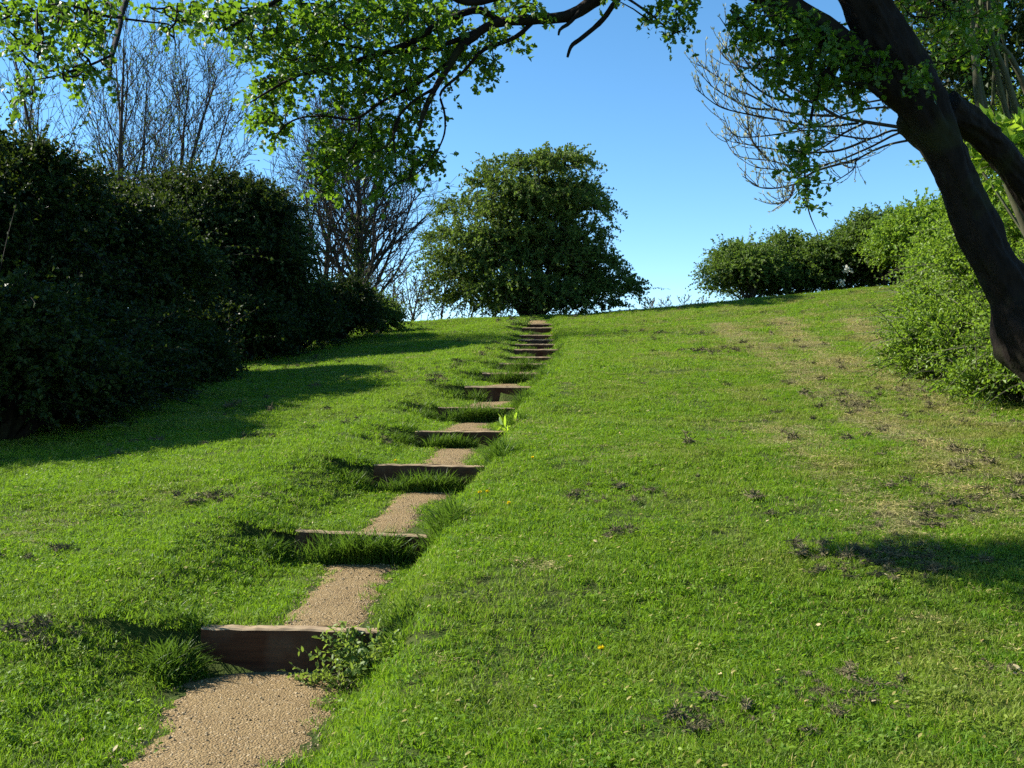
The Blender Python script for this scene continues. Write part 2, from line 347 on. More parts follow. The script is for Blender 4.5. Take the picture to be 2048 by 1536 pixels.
def rayground(u, v, lo=3.0, hi=60.0):      # where the ground is met by the line of sight through a photo pixel
    d = np.arange(lo, hi, .02); p = (u - 1024) / FPX * d; z = EYE + (768 - v) / FPX * d
    k = np.nonzero(z < ground(p, d))[0]; i = k[0] if len(k) else len(d) - 1
    return np.array([p[i], d[i], float(ground(p[i], d[i]))])

def axis(parts):
    return np.unique(np.round(np.concatenate([np.arange(a, b, s) for a, b, s in parts]), 4))
xs = axis([(-600, -100, 60), (-100, -20, 8), (-20, -7, .8), (-7, -2.2, .2), (-2.2, 1.8, .05), (1.8, 8, .2), (8, 22, .6), (22, 100, 8), (100, 661, 70)])
ys = axis([(-300, -20, 40), (-20, 2, 1.5), (2, 12.4, .05), (12.4, 38, .08), (38, 60, .6), (60, 120, 5), (120, 701, 50)])
X, Y = np.meshgrid(xs, ys); Z = ground(X, Y)
nx, ny = len(xs), len(ys)
b = Buf(); i = np.arange(ny - 1)[:, None] * nx + np.arange(nx - 1)[None]
b.add(np.stack([X, Y, Z], -1).reshape(-1, 3), [np.stack([i, i + 1, i + nx + 1, i + nx], -1).reshape(-1, 4)])
tag(b.obj('hillside', M['turf'], smooth=True), kind='structure', label='grassy hillside rising to the crest')

# gravel path: treads between the boards
_pd = [0, 3.0, 4.4, 5.69, 5.76, 6.7, 7.69, 7.76, 8.7, 9.79, 9.86, 11.99, 12.06, 13.89, 13.96, 15.89, 15.96, 18, 22, 30, 37]
_pc = [-1.45, -1.36, -1.28, -1.26, -1.06, -1.08, -1.10, -.94, -.92, -.78, -.66, -.60, -.57, -.47, -.42, -.22, -.18, 0, .46, .68, .92]
_pw = [.50, .45, .42, .42, .25, .24, .28, .20, .20, .30, .24, .24, .26, .28, .27, .33, .28, .30, .33, .35, .35]
def pcen(d): return np.interp(d, _pd, _pc)
def pwid(d, side): return np.interp(d, _pd, _pw) * (1 + .5 * (fbm(d * 1.7 + 40 * side, d * 0 + 3.3 * side, 21) - .5) + .45 * (vnoise(d * 6 + 9 * side, d * 0, 5) - .5) + .25 * (vnoise(d * 17 + 9 * side, d * 0, 6) - .5))
def inpath(x, d):
    q = x - pcen(d); return (np.abs(q) < np.where(q > 0, pwid(d, 1), pwid(d, 2))) & (d < 36.6)
b = Buf(); edges = np.concatenate([[0.3], SD, [36.6]])
for a0, a1 in zip(edges[:-1], edges[1:]):
    a0 = a0 + .075 if a0 > 1 else a0; n = max(4, int((a1 - a0) / .05)); dd = np.linspace(a0, a1 - .002, n); uu = np.linspace(-1, 1, 15)
    U_, D_ = np.meshgrid(uu, dd)
    t_ = (D_ - a0) / (a1 - a0); w0 = pwid(D_, 1); xx = pcen(D_) + U_ * w0
    y0 = np.interp(a0, SD, SYW, left=0) * (xx - np.interp(a0, SD, SX)) * (a0 > 5); y1 = np.interp(a1, SD, SYW) * (xx - np.interp(a1, SD, SX)) * (a1 < 36)
    D_ = D_ - y0 * (1 - t_) - y1 * t_
    w = np.where(U_ > 0, pwid(D_, 1), pwid(D_, 2)); x_ = pcen(D_) + U_ * w
    z_ = ground(x_, D_) + .014 - .034 * U_ ** 6 + .012 * (fbm(x_ * 9, D_ * 9, 31) - .5)
    ii = np.arange(n - 1)[:, None] * 15 + np.arange(14)[None]
    b.add(np.stack([x_, D_, z_], -1).reshape(-1, 3), [np.stack([ii, ii + 1, ii + 16, ii + 15], -1).reshape(-1, 4)])
tag(b.obj('path', M['gravel'], smooth=True), kind='structure', label='narrow sandy gravel path climbing the hill between step boards')

# ------------------------------------------------------------------ step boards
ORD = ['lowest', 'second', 'third', 'fourth', 'fifth', 'sixth', 'seventh', 'eighth', 'ninth', 'tenth', 'eleventh', 'twelfth', 'thirteenth', 'fourteenth', 'topmost']
def board_mesh(L, T, Hh, rng, ch=.010):
    n = 14; b = Buf(); xs_ = np.linspace(-L / 2, L / 2, n); bv = .006
    prof_ = np.array([(-T / 2, 0), (-T / 2, Hh - ch), (-T / 2 + ch, Hh), (T / 2 - bv, Hh), (T / 2, Hh - bv), (T / 2, 0)])
    k = len(prof_); V = []
    for x_ in xs_:
        w = prof_.copy(); w[1:5, 1] += (rng.random() - .5) * .008; w[:, 0] += (rng.random() - .5) * .005
        w[2, 1] += (rng.random() - .6) * .006
        V.append(np.column_stack([np.full(k, x_), w[:, 0], w[:, 1]]))
    V = np.concatenate(V); i = np.arange(n - 1)[:, None] * k; j = np.arange(k)[None]; q = (j + 1) % k
    b.add(V, [np.stack([i + j, i + k + j, i + k + q, i + q], -1).reshape(-1, 4), np.arange(k)[None], (np.arange(k)[None, ::-1] + (n - 1) * k)])
    return b
for s, (d, z, x, L, yaw, roll) in enumerate(STEPS):
    rng = np.random.default_rng(100 + s)
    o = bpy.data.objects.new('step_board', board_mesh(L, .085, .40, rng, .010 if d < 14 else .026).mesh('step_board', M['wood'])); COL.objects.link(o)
    o.location = (x, d + .034, EYE + z - .40); o.rotation_euler = (0, math.radians(roll), math.radians(-yaw))
    where = {0: 'lowest wooden step board, nearest the camera, weed at its right end', 14: 'topmost wooden step board just below the crest'}.get(s, ORD[s] + ' wooden step board counted from the bottom of the path')
    tag(o, where, 'step board', 'step boards up the path')

# ------------------------------------------------------------------ grass
def blades(buf, P, Hh, W, rng, lean=.6, seg=2, dirx=None, rnd=None):
    n = len(P); az = rng.random(n) * 2 * np.pi
    D = np.stack([np.cos(az), np.sin(az), 0 * az], -1)
    if dirx is not None: D = unit(D * .7 + dirx)
    side = np.stack([-D[:, 1], D[:, 0], 0 * az], -1); tw = rng.random(n) * 2 * np.pi
    side = unit(side * np.cos(tw)[:, None] + D * np.sin(tw)[:, None])
    ln = (lean * (.25 + rng.random(n)))[:, None]; Hh = np.broadcast_to(Hh, (n,))[:, None]; W = np.broadcast_to(W, (n,))[:, None]
    rows = []
    for k in range(seg + 1):
        t = k / seg; c = P + D * Hh * ln * t ** 1.7 + np.array([0, 0, 1.]) * Hh * (t - .35 * np.minimum(ln, 1.4) * t * t)
        if k < seg: rows += [c - side * W * .5 * (1 - .35 * t), c + side * W * .5 * (1 - .35 * t)]
        else: rows += [c]
    V = np.stack(rows, 1); m = 2 * seg + 1; b = np.arange(n)[:, None] * m; fs = []
    for k in range(seg - 1): fs.append(b + [2 * k, 2 * k + 1, 2 * k + 3, 2 * k + 2])
    r = np.repeat(rng.random(n) if rnd is None else rnd, m)
    buf.add(V.reshape(-1, 3), ([np.vstack(fs)] if fs else []) + [b + [2 * seg - 2, 2 * seg - 1, 2 * seg]], r)
def proto_coll(name, bufs, mat):
    c = bpy.data.collections.new(name)
    for k, bf in enumerate(bufs):
        o = bpy.data.objects.new('%s_%d' % (name, k), bf.mesh(name, mat)); c.objects.link(o)
    return c
def scatter(name, P, rot, scl, idx, coll, label, cat):
    me = bpy.data.meshes.new(name); me.vertices.add(len(P)); me.vertices.foreach_set('co', P.astype(np.float32).ravel())
    a = me.attributes.new('rot', 'FLOAT_VECTOR', 'POINT'); a.data.foreach_set('vector', rot.astype(np.float32).ravel())
    a = me.attributes.new('scl', 'FLOAT_VECTOR', 'POINT'); a.data.foreach_set('vector', scl.astype(np.float32).ravel())
    a = me.attributes.new('idx', 'INT', 'POINT'); a.data.foreach_set('value', idx.astype(np.int32))
    me.update(); o = bpy.data.objects.new(name, me); COL.objects.link(o)
    g = bpy.data.node_groups.new(name, 'GeometryNodeTree')
    g.interface.new_socket('Geometry', in_out='INPUT', socket_type='NodeSocketGeometry'); g.interface.new_socket('Geometry', in_out='OUTPUT', socket_type='NodeSocketGeometry')
    gi = g.nodes.new('NodeGroupInput'); go = g.nodes.new('NodeGroupOutput'); ip = g.nodes.new('GeometryNodeInstanceOnPoints')
    ci = g.nodes.new('GeometryNodeCollectionInfo'); ci.inputs['Collection'].default_value = coll; ci.inputs['Separate Children'].default_value = True; ci.inputs['Reset Children'].default_value = True
    ip.inputs['Pick Instance'].default_value = True
    def na(nm, dt):
        n = g.nodes.new('GeometryNodeInputNamedAttribute'); n.data_type = dt; n.inputs[0].default_value = nm; return n.outputs[0]
    g.links.new(gi.outputs[0], ip.inputs['Points']); g.links.new(ci.outputs[0], ip.inputs['Instance'])
    g.links.new(na('idx', 'INT'), ip.inputs['Instance Index']); g.links.new(na('rot', 'FLOAT_VECTOR'), ip.inputs['Rotation']); g.links.new(na('scl', 'FLOAT_VECTOR'), ip.inputs['Scale'])
    g.links.new(ip.outputs[0], go.inputs[0])
    md = o.modifiers.new('scatter', 'NODES'); md.node_group = g
    return tag(o, label, cat, kind='stuff')
rng = np.random.default_rng(7)
prot = []
for k in range(8):
    b = Buf(); n = 46; r = .085 * np.sqrt(rng.random(n)); th = rng.random(n) * 6.283
    P = np.stack([r * np.cos(th), r * np.sin(th), np.full(n, -.008)], -1)
    hh = (.016 + .022 * rng.random(n)) * (1.0 + .25 * (k % 3)); blades(b, P, hh, .0036 + .0022 * rng.random(n), rng, 1.05, 2)
    if k >= 6:                      # a little clover and plantain among the blades
        m = 14; r = .08 * np.sqrt(rng.random(m)); th = rng.random(m) * 6.283
        P = np.stack([r * np.cos(th), r * np.sin(th), .012 + .02 * rng.random(m)], -1); U = rng.normal(size=(m, 3)); U[:, 2] = .25
        leaves(b, P, U, np.tile([0, 0, 1.], (m, 1)) + rng.normal(size=(m, 3)) * .3, .028, .02, rng, OVAL)
    prot.append(b)
gcol = proto_coll('lawn_clump', prot, M['grass'])
def lawn_points(d0, d1, dens, wid):
    xm = wid * d1 + 1.6; n = int(dens * (d1 - d0) * 2 * xm)
    x = (rng.random(n) * 2 - 1) * xm; d = d0 + rng.random(n) * (d1 - d0)
    k = (np.abs(x) < wid * d + 1.6) & (x > -10.5) & (x < np.interp(d, [0, 11, 16, 37], [8, 7.5, 8, 15.5])); return x[k], d[k]
xa, da, sa = [], [], []
for d0, d1, dens, wid, sc in ((2.2, 3.3, 160, .6, 1.), (3.3, 7, 560, .55, .95), (7, 10.5, 430, .53, 1.0), (10.5, 16, 270, .53, 1.15), (16, 24, 130, .53, 1.5), (24, 40, 62, .53, 2.1)):
    x, d = lawn_points(d0, d1, dens, wid); xa.append(x); da.append(d); sa.append(np.full(len(x), sc))
x = np.concatenate(xa); d = np.concatenate(da); sc = np.concatenate(sa)
q = x - pathx(d); nearpath = np.abs(q) < .8
near_edge = np.abs(x - pcen(d)) - np.where(x > pcen(d), pwid(d, 1), pwid(d, 2))
kk = ~inpath(x, d) | ((near_edge > -.10) & (rng.random(len(x)) < .22))
for sdx, sz, sx_, L, yaw, roll in STEPS:      # keep turf out of the boards and off their vertical faces
    kk &= ~((np.abs(x - sx_) < L / 2) & (d > sdx - .05) & (d < sdx + .13))
bare = fbm(x * 1.3, d * 1.3, 55, 4); rgt = sstep(2.0, 5., x) * sstep(6, 10, d)
kk &= ~((bare > .66 - .07 * rgt) & (rng.random(len(x)) < .55)) & ~((near_edge < .06) & (rng.random(len(x)) < .5))
x, d, sc = x[kk], d[kk], sc[kk]; n = len(x)
cl = fbm(x * 1.1, d * 1.1, 77, 3); hs = .30 + .9 * cl + .75 * fbm(x * 4.5, d * 4.5, 78, 2) + .25 * rng.random(n)
# the sward is thinner and shorter over the mown track on the right
P = np.stack([x, d, ground(x, d)], -1)
rot = np.stack([(rng.random(n) - .5) * .5, (rng.random(n) - .5) * .5, rng.random(n) * 6.283], -1)
scl = np.stack([sc, sc, np.minimum(sc, 1.45) * hs * .86], -1)
idx = np.where(rng.random(n) < .86, rng.integers(0, 6, n), rng.integers(6, 8, n))
scatter('lawn_grass', P, rot, scl, idx, gcol, 'short mown grass covering the hillside', 'grass')

# dried mower clippings lying in dark clumps
prot = []
for k in range(6):
    b = Buf(); n = 70; r = .5 * rng.random(n) ** .8; th = rng.random(n) * 6.283
    P = np.stack([.11 * r * np.cos(th), .055 * r * np.sin(th), .006 + .03 * rng.random(n) * (1 - r)], -1)
    U = rng.normal(size=(n, 3)); U[:, 2] *= .45; leaves(b, P, U, rng.normal(size=(n, 3)), .035 + .02 * rng.random(n), .006, rng)
    for q in range(5):
        p0 = np.array([(rng.random() - .5) * .07, (rng.random() - .5) * .035, .004]); m = 6
        a = np.linspace(0, 6.283, m, endpoint=False); R = .010 + .014 * rng.random()
        ring = np.stack([np.cos(a) * R * (.7 + .6 * rng.random(m)), np.sin(a) * R * (.6 + .5 * rng.random(m)), 0 * a], -1) + p0
        v = np.vstack([ring, p0 + [0, 0, R * (.6 + .5 * rng.random())]]); b.add(v, [np.array([[j, (j + 1) % m, m] for j in range(m)])], rng.random() * .5)
    prot.append(b)
ccol = proto_coll('clipping_clump', prot, M['clip'])
cx, cd = [], []
def streak(u0, v0, u1, v1, n, spread):
    n = int(n * 2.2); spread *= 1.15
    a, c = rayground(u0, v0), rayground(u1, v1); t = rng.random(n)
    keep = vnoise(t * np.linalg.norm(c - a) * 1.4, 0 * t, int(u0)) > .45
    cx.extend((a[0] + (c[0] - a[0]) * t + rng.normal(size=n) * spread)[keep]); cd.extend((a[1] + (c[1] - a[1]) * t + rng.normal(size=n) * spread)[keep])
for s in ((1580, 730, 1760, 850, 90, .16), (1640, 760, 1950, 960, 120, .2), (1700, 720, 1990, 860, 110, .25), (1760, 840, 2048, 930, 110, .2), (1540, 650, 1580, 655, 20, .15),
          (1280, 690, 1420, 660, 30, .2), (1380, 705, 1620, 700, 40, .2), (1700, 650, 1730, 655, 16, .15), (1180, 990, 1560, 1010, 40, .2), (1660, 1130, 1900, 1120, 40, .12), (1850, 1060, 2048, 940, 50, .2),
          (390, 1010, 560, 980, 30, .1), (420, 1090, 530, 1040, 26, .08), (620, 960, 790, 880, 30, .12), (830, 800, 1000, 690, 50, .15), (30, 1120, 300, 1080, 20, .15), (10, 1280, 110, 1270, 14, .08), (250, 1160, 330, 1130, 18, .06),
          (1480, 1440, 1800, 1390, 26, .12), (1880, 1330, 2040, 1350, 26, .10), (1230, 1070, 1245, 1075, 10, .04), (1380, 1440, 1420, 1450, 10, .05), (1900, 1510, 2040, 1440, 20, .1), (1260, 960, 1500, 880, 36, .25), (1650, 1010, 1800, 1180, 40, .25), (1980, 960, 2040, 1080, 40, .25)):
    streak(*s)
n = 1300; d = 4.5 + 32 * rng.random(n) ** .8; x = (rng.random(n) - .45) * .95 * d
k = fbm(x * .9, d * .9, 91) > .55; cx.extend(x[k]); cd.extend(d[k])
x, d = np.array(cx), np.array(cd); k = (np.abs(x - pathx(d)) > .7) & (x > -5.8) & (d > 3); x, d = x[k], d[k]; n = len(x)
P = np.stack([x, d, ground(x, d) + .017], -1); s_ = (.30 + 1.15 * rng.random(n) ** 2.6) * np.interp(d, [4, 12, 30], [.7, 1.0, 1.6])
scatter('grass_clippings', P, np.stack([0 * x, 0 * x, rng.random(n) * 6.28], -1), np.stack([s_ * (.6 + rng.random(n)), s_ * (.5 + .8 * rng.random(n)), s_ * (.6 + .8 * rng.random(n))], -1), rng.integers(0, 6, n), ccol, 'dark dried clumps of mower clippings strewn over the lawn', 'clippings')

prot = []                              # pale dry grass left along the mower tracks, also strewn to brighten the upper slope
for k in range(5):
    b = Buf(); n = 34; r = .12 * np.sqrt(rng.random(n)); th = rng.random(n) * 6.283
    P = np.stack([r * np.cos(th), r * np.sin(th), .016 + .022 * rng.random(n)], -1); U = rng.normal(size=(n, 3)); U[:, 2] *= .22
    leaves(b, P, U, rng.normal(size=(n, 3)) * .4 + [0, 0, 1], .030 + .035 * rng.random(n), .0055, rng); prot.append(b)
M['straw'] = leaf_mat('dry_straw', (.26, .24, .095), (.48, .42, .20), .3, (.42, .38, .15), .6, .2, 2)
scol = proto_coll('straw_wisp', prot, M['straw']); cx, cd = [], []
for a_ in ((1560, 640, 1700, 760), (1600, 740, 1900, 940), (1680, 720, 2000, 860), (1780, 860, 2048, 960), (1700, 800, 1990, 1010), (1440, 650, 1640, 780), (1700, 640, 1800, 720), (1860, 930, 2048, 1060), (1560, 860, 1840, 1090)):
    p0, p1 = rayground(*a_[:2]), rayground(*a_[2:]); n = int(120 * np.linalg.norm(p1 - p0)); t = rng.random(n)
    cx.extend(p0[0] + (p1[0] - p0[0]) * t + rng.normal(size=n) * .17); cd.extend(p0[1] + (p1[1] - p0[1]) * t + rng.normal(size=n) * .17)
n = 6000; d = 4.5 + 32 * rng.random(n); x = (rng.random(n) - .5) * .98 * d; w_ = fbm(x * .8, d * .8, 191, 3) + .10 * sstep(0, 5, x) - .03
k = w_ > np.interp(d, [5, 14], [.585, .55]); cx.extend(x[k]); cd.extend(d[k]); x, d = np.array(cx), np.array(cd); k = (np.abs(x - pathx(d)) > .75) & (x > -6) & (d > 3); x, d = x[k], d[k]; n = len(x)  # thickened uphill, pale colour standing in for the slope's brightness at grazing view
s_ = (.5 + .6 * rng.random(n)) * np.interp(d, [4, 12, 30], [.8, 1.0, 1.7])
scatter('dry_grass', np.stack([x, d, ground(x, d)], -1), np.stack([0 * x, 0 * x, rng.random(n) * 6.28], -1), np.stack([s_, s_, s_ * .9], -1), rng.integers(0, 5, n), scol, 'pale dry grass along the mower tracks, thickened up the lawn to brighten its upper slope', 'dry grass')
prot = []
for k in range(4):
    b = Buf(); leaves(b, np.zeros((1, 3)), np.array([[1, .1, .25]]), np.array([[.2 * k - .3, .3, 1.]]), .032, .026, rng, OVAL, .35); prot.append(b)
M['litter'] = plain('dead_leaf', (.22, .13, .05), (.42, .36, .20), .8)
lcol = proto_coll('dead_leaf', prot, M['litter']); n = 260; d = 4.3 + 14 * rng.random(n) ** 1.3; x = (rng.random(n) - .45) * d
k = np.abs(x - pathx(d)) > .3; x, d = x[k], d[k]; n = len(x)
scatter('fallen_leaves', np.stack([x, d, ground(x, d) + .028], -1), np.stack([(rng.random(n) - .5) * 1.2, (rng.random(n) - .5) * 1.2, rng.random(n) * 6.28], -1), np.repeat((.5 + .8 * rng.random((n, 1))), 3, 1), rng.integers(0, 4, n), lcol, 'small dead leaves scattered in the grass', 'leaves')
# loose gravel on the path
prot = []
for k in range(5):
    b = Buf(); m = 7; a = np.linspace(0, 6.283, m, endpoint=False)
    r1 = .008 * (.7 + .6 * rng.random(m)); lo = np.stack([np.cos(a) * r1, np.sin(a) * r1, 0 * a], -1); hi = np.stack([np.cos(a) * r1 * .6, np.sin(a) * r1 * .6, 0 * a + .005 + .003 * rng.random(m)], -1)
    b.add(np.vstack([lo, hi]), [np.array([[j, (j + 1) % m, m + (j + 1) % m, m + j] for j in range(m)]), np.arange(m)[None] + m], k / 4)
    prot.append(b)
pcol = proto_coll('loose_stone', prot, M['pebble'])
n = 9000; d = 3.2 + 12.5 * rng.random(n) ** 1.6; u = rng.random(n) * 2 - 1; x = pcen(d) + u * pwid(d, 1) * 1.03
near = np.min(np.abs(d[:, None] - (SD[None] + .034)), 1) > .07; x, d = x[near], d[near]; n = len(x)
s_ = (.25 + .75 * rng.random(n) ** 3)
scatter('loose_gravel', np.stack([x, d, ground(x, d) + .012], -1), np.stack([(rng.random(n) - .5), (rng.random(n) - .5), rng.random(n) * 6.28], -1), np.repeat(s_[:, None], 3, 1), rng.integers(0, 5, n), pcol, 'loose stones on the sandy gravel path', 'gravel')

# long grass round the ends and over the fronts of the boards
def tuft(name, x0, x1, d0, d1, n, h, label, seed, lean=.8, push=(0, 0), mat='longgrass'):
    r = np.random.default_rng(seed); t = unit(r.normal(size=(n, 3)))[:, :2] * (r.random(n) ** .5)[:, None]
    x = (x0 + x1) / 2 + t[:, 0] * (x1 - x0) / 2; d = (d0 + d1) / 2 + t[:, 1] * (d1 - d0) / 2
    e = 1 - .45 * (t ** 2).sum(1)
    b = Buf(); P = np.stack([x, d, ground(x, d) - .01], -1); blades(b, P, h * e * (.45 + .75 * r.random(n)), .006 + .005 * r.random(n), r, lean, 4, np.array([push[0], push[1], 0.]))
    o = thing(name, label, 'grass tuft', on((x0 + x1) / 2, (d0 + d1) / 2), 'long grass round the step boards'); tag(b.obj('blades', M[mat], o), kind='stuff')
    return o
#      left tuft height, right tuft height, front fringe (share of board from left, height)
TU = [(.36, .16, 0, 0), (.30, .30, 1.0, .36), (.28, .26, 1.0, .26), (.30, .22, .75, .24), (.30, .26, 1.0, .36), (.32, .28, .35, .28), (.34, .28, 1., .38), (.34, .26, .9, .38),
      (.2, .2, .6, .16), (.2, .2, .5, .16), (.2, .2, .6, .16), (.2, .2, .5, .15), (.2, .2, .5, .15), (.24, .2, .4, .22), (.26, .2, 0, 0)]
for s, (d, z, x, L, yaw, roll) in enumerate(STEPS):
    hl, hr, fr, fh = TU[s]; k = .18 if s else .24; dl = d + math.sin(math.radians(yaw)) * L / 2; dr = d - math.sin(math.radians(yaw)) * L / 2
    nm = ORD[s] + ' step board'; dens = 1.0 if d < 14 else .55; wsc = 1 if d < 14 else 1.2
    tuft('grass_tuft', x - L / 2 - .30, x - L / 2 + .06, dl - .34, dl + .16, int((900 if s == 0 else 560) * dens), hl * .58, 'long grass tuft over the left end of the ' + nm, 300 + s, .9, (.35, -.5))
    tuft('grass_tuft', x + L / 2 - .06, x + L / 2 + .24, dr - .30, dr + .16, int(600 * dens), hr, 'long grass tuft at the right end of the ' + nm, 400 + s, .9, (-.2, -.5))
    if fr: tuft('grass_tuft', x - L / 2 + .02, x - L / 2 + .02 + fr * L * .96, d - .16, d - .02, int(900 * fr * dens), fh, 'fringe of long grass hanging before the ' + nm, 500 + s, .8, (0, -.4))

# ------------------------------------------------------------------ small plants
def weed(name, label, loc, R, Hh, nst, K, ll, mat, seed, shape=OVAL, lean=.8, cat='plant'):
    r = np.random.default_rng(seed); o = thing(name, label, cat, loc); b = Buf(); st = Buf(); loc = np.array(loc)
    az = r.random(nst) * 6.283; D = np.stack([np.cos(az) * lean, np.sin(az) * lean, .5 + r.random(nst)], -1)
    B = loc + np.stack([np.cos(az), np.sin(az), 0 * az], -1) * R * .35 * r.random(nst)[:, None]
    shoots(b, st, B, D, Hh * (.5 + .6 * r.random(nst)), K, ll, ll * .75, r, .25, shape, .6, .9, .003)
    st.obj('stems', M['stem_green'], o); tag(b.obj('leaves', M[mat], o), kind='stuff'); return o
p = rayground(790, 1325); weed('bramble_plant', 'leafy bramble plant sprawling over right end of the lowest step board', on(-.70, 5.55), .42, .40, 90, 24, .034, 'weed', 41)
weed('bramble_plant', 'small sparse weed before the middle of the lowest step board', on(-1.04, 5.50), .14, .20, 18, 9, .028, 'weed', 42)
weed('bramble_plant', 'yellowish weed sprig between the lowest board and the bramble', on(-.90, 5.44), .14, .24, 16, 10, .030, 'weed', 43)
weed('dock_plant', 'bright yellow-green broad-leaved plant at right end of the fourth step board', on(-.02, 11.8), .12, .28, 12, 4, .13, 'dock', 44, np.array([(0, 0), (.3, .12), (.6, .16), (.85, .1), (1, 0), (.85, -.1), (.6, -.16), (.3, -.12)]), .45)
weed('weedy_bush', 'small weedy bush beside the topmost step at the crest', on(.30, 35.4), .3, .55, 40, 14, .07, 'hedge', 45, None)
def dandelion(u, v, label, dd=None):
    p = rayground(u, v); o = thing('dandelion', label, 'dandelion', p, 'yellow dandelions by the path'); r = np.random.default_rng(int(u * 7 + v)); h = .035 + .02 * r.random()
    b = Buf(); tube(b, [p, p + [.004, 0, h * .5], p + [.006, -.004, h]], .0022, 5); b.obj('stem', M['stem_green'], o)
    b = Buf(); n = 46; c = p + np.array([.006, -.004, h]); az = r.random(n) * 6.283; el = r.random(n) * 1.2
    U = np.stack([np.cos(az) * np.cos(el), np.sin(az) * np.cos(el), np.sin(el) + .1], -1); leaves(b, np.tile(c, (n, 1)), U, r.normal(size=(n, 3)), .021, .007, r); b.obj('flower_head', M['yellow'], o)
for u, v, t in ((790, 952, 'dandelion at the left end of the third step'), (958, 1000, 'left one of two dandelions close together in the lawn right of the second tread'), (974, 996, 'right one of two dandelions close together in the lawn right of the second tread'),
                (1016, 1018, 'lone dandelion in the lawn lowest and right of the path'), (1064, 926, 'dandelion in the lawn right of the third step board'), (1112, 746, 'dandelion in the lawn right of the seventh step'),
                (1092, 683, 'leftmost dandelion of the cluster near the top steps'), (1103, 679, 'middle dandelion of the cluster near the top steps'), (1116, 680, 'rightmost dandelion of the cluster near the top steps'), (1200, 1318, 'small dandelion in the near lawn right of the lowest step')):
    dandelion(u, v, t)

# ------------------------------------------------------------------ leafy crowns
def lobes_on(c, R, n, fr, rng, zmin=-.6):
    out = []
    for k in range(n):
        while True:
            v = unit(rng.normal(size=3))
            if v[2] > zmin: break
        f = fr * (.75 + .5 * rng.random()); out.append((np.array(c) + v * np.array(R) * (1 - f * .55), np.array(R).mean() * f * np.array([1.15, 1.15, .85])))
    return out
def crown(b, st, lob, ns, K, ll, lw, L, rng, droop=.35, outw=1., up=.25, zfloor=None, inner=.25, shape=None, sr=.006):
    vol = np.array([(r ** 2).sum() for c, r in lob]); pick = rng.choice(len(lob), ns, p=vol / vol.sum())
    C = np.array([c for c, r in lob])[pick]; R = np.array([r for c, r in lob])[pick]
    V = unit(rng.normal(size=(ns, 3))); V[:, 2] = np.where(V[:, 2] < -.3, -V[:, 2] * .7, V[:, 2]); V = unit(V)
    f = np.where(rng.random(ns) < inner, rng.random(ns) ** .5 * .75, .72 + .2 * rng.random(ns))
    B = C + V * R * f[:, None]; D = V * outw + rng.normal(size=(ns, 3)) * .45; D[:, 2] += up
    if zfloor is not None:
        k = B[:, 2] > ground(B[:, 0], B[:, 1]) + zfloor; B, D = B[k], D[k]
    shoots(b, st, B, D, L * (.5 + .8 * rng.random(len(B))), K, ll, lw, rng, droop, shape, .5, .9, sr)
def limbs(buf, base, lob, r0, rng, n=None, sides=5):
    for c, r in lob[:n]:
        m = base + (c - base) * .45 + rng.normal(size=3) * .12 * np.linalg.norm(c - base); m[2] = base[2] + (c[2] - base[2]) * .5
        p = resample([base, m, c], 8); tube(buf, p, np.linspace(r0, r0 * .2, 8), sides)
def bush(name, label, cat, c, R, mat, ns, K, ll, lw, L, seed, nlobe=14, fr=.42, droop=.3, up=.3, r0=.05, base=None, group=None, zfloor=.02, bark='bark_far', extra=None, trunkname='trunk', outw=1., inner=.25, wild=0, wl=1.):
    r = np.random.default_rng(seed); base = on(c[0], c[1]) if base is None else np.array(base)
    o = thing(name, label, cat, base, group); lob = [(np.array(c), np.array(R) * .72)] + lobes_on(c, R, nlobe, fr, r)
    if extra: lob += [(np.array(a), np.array(e)) for a, e in extra]
    b = Buf(); st = Buf(); crown(b, st, lob, ns, K, ll, lw, L, r, droop, outw, up, zfloor, inner)
    if wild:
        pk = r.integers(1, len(lob), wild); V = unit(r.normal(size=(wild, 3)) * [1, 1, .6] + [0, 0, .7]); shoots(b, st, np.array([lob[q][0] for q in pk]) + V * np.array([lob[q][1] for q in pk]) * .8, V, wl * (.5 + r.random(wild)), 12, ll * .9, lw * .9, r, .35, None, .5, .9, .009)
    limbs(st, base - [0, 0, .1], lob[1:], r0, r)
    st.obj(trunkname, M[bark], o); tag(b.obj('crown', M[mat], o), kind='stuff'); return o

# round hawthorn on the crest
ct = px(1070, 500, 40.0)
r = np.random.default_rng(11); o = thing('hawthorn_tree', 'broad round-crowned hawthorn on the crest above the steps', 'tree', on(ct[0], 40))
lob = [(px(1065, 520, 40.4), np.array([2.1, 1.8, 1.2])), (px(1065, 430, 40.2), np.array([1.2, 1.1, 1.2]))]
for u0, u1, v, n in ((1010, 1150, 335, 5), (960, 1170, 385, 7), (930, 1180, 430, 8), (890, 1185, 480, 9), (880, 1225, 525, 10), (875, 1250, 570, 10), (885, 1255, 605, 8)):
    for k in range(n):
        u = u0 + (u1 - u0) * (k + .2 + .6 * r.random()) / n; e = abs((u - (u0 + u1) / 2) / (u1 - u0)) * 2
        rx = .55 + .45 * r.random(); lob.append((px(u, v + r.normal() * 10, 40 - 2.0 * math.sqrt(max(0, 1 - e * e)) * (.3 + .7 * r.random()) * (1 if r.random() < .72 else -1)), np.array([rx * 1.2, rx, rx * .5])))
b = Buf(); st = Buf(); crown(b, st, lob, 5400, 20, .115, .072, .8, r, .45, 1., .3, .15, .12, sr=.009)
ns = 130; pk = r.integers(2, len(lob), ns); V = unit(r.normal(size=(ns, 3)) * [1, .8, .5] + [0, 0, .35]); B = np.array([lob[q][0] for q in pk]) + V * np.array([lob[q][1] for q in pk]) * .8
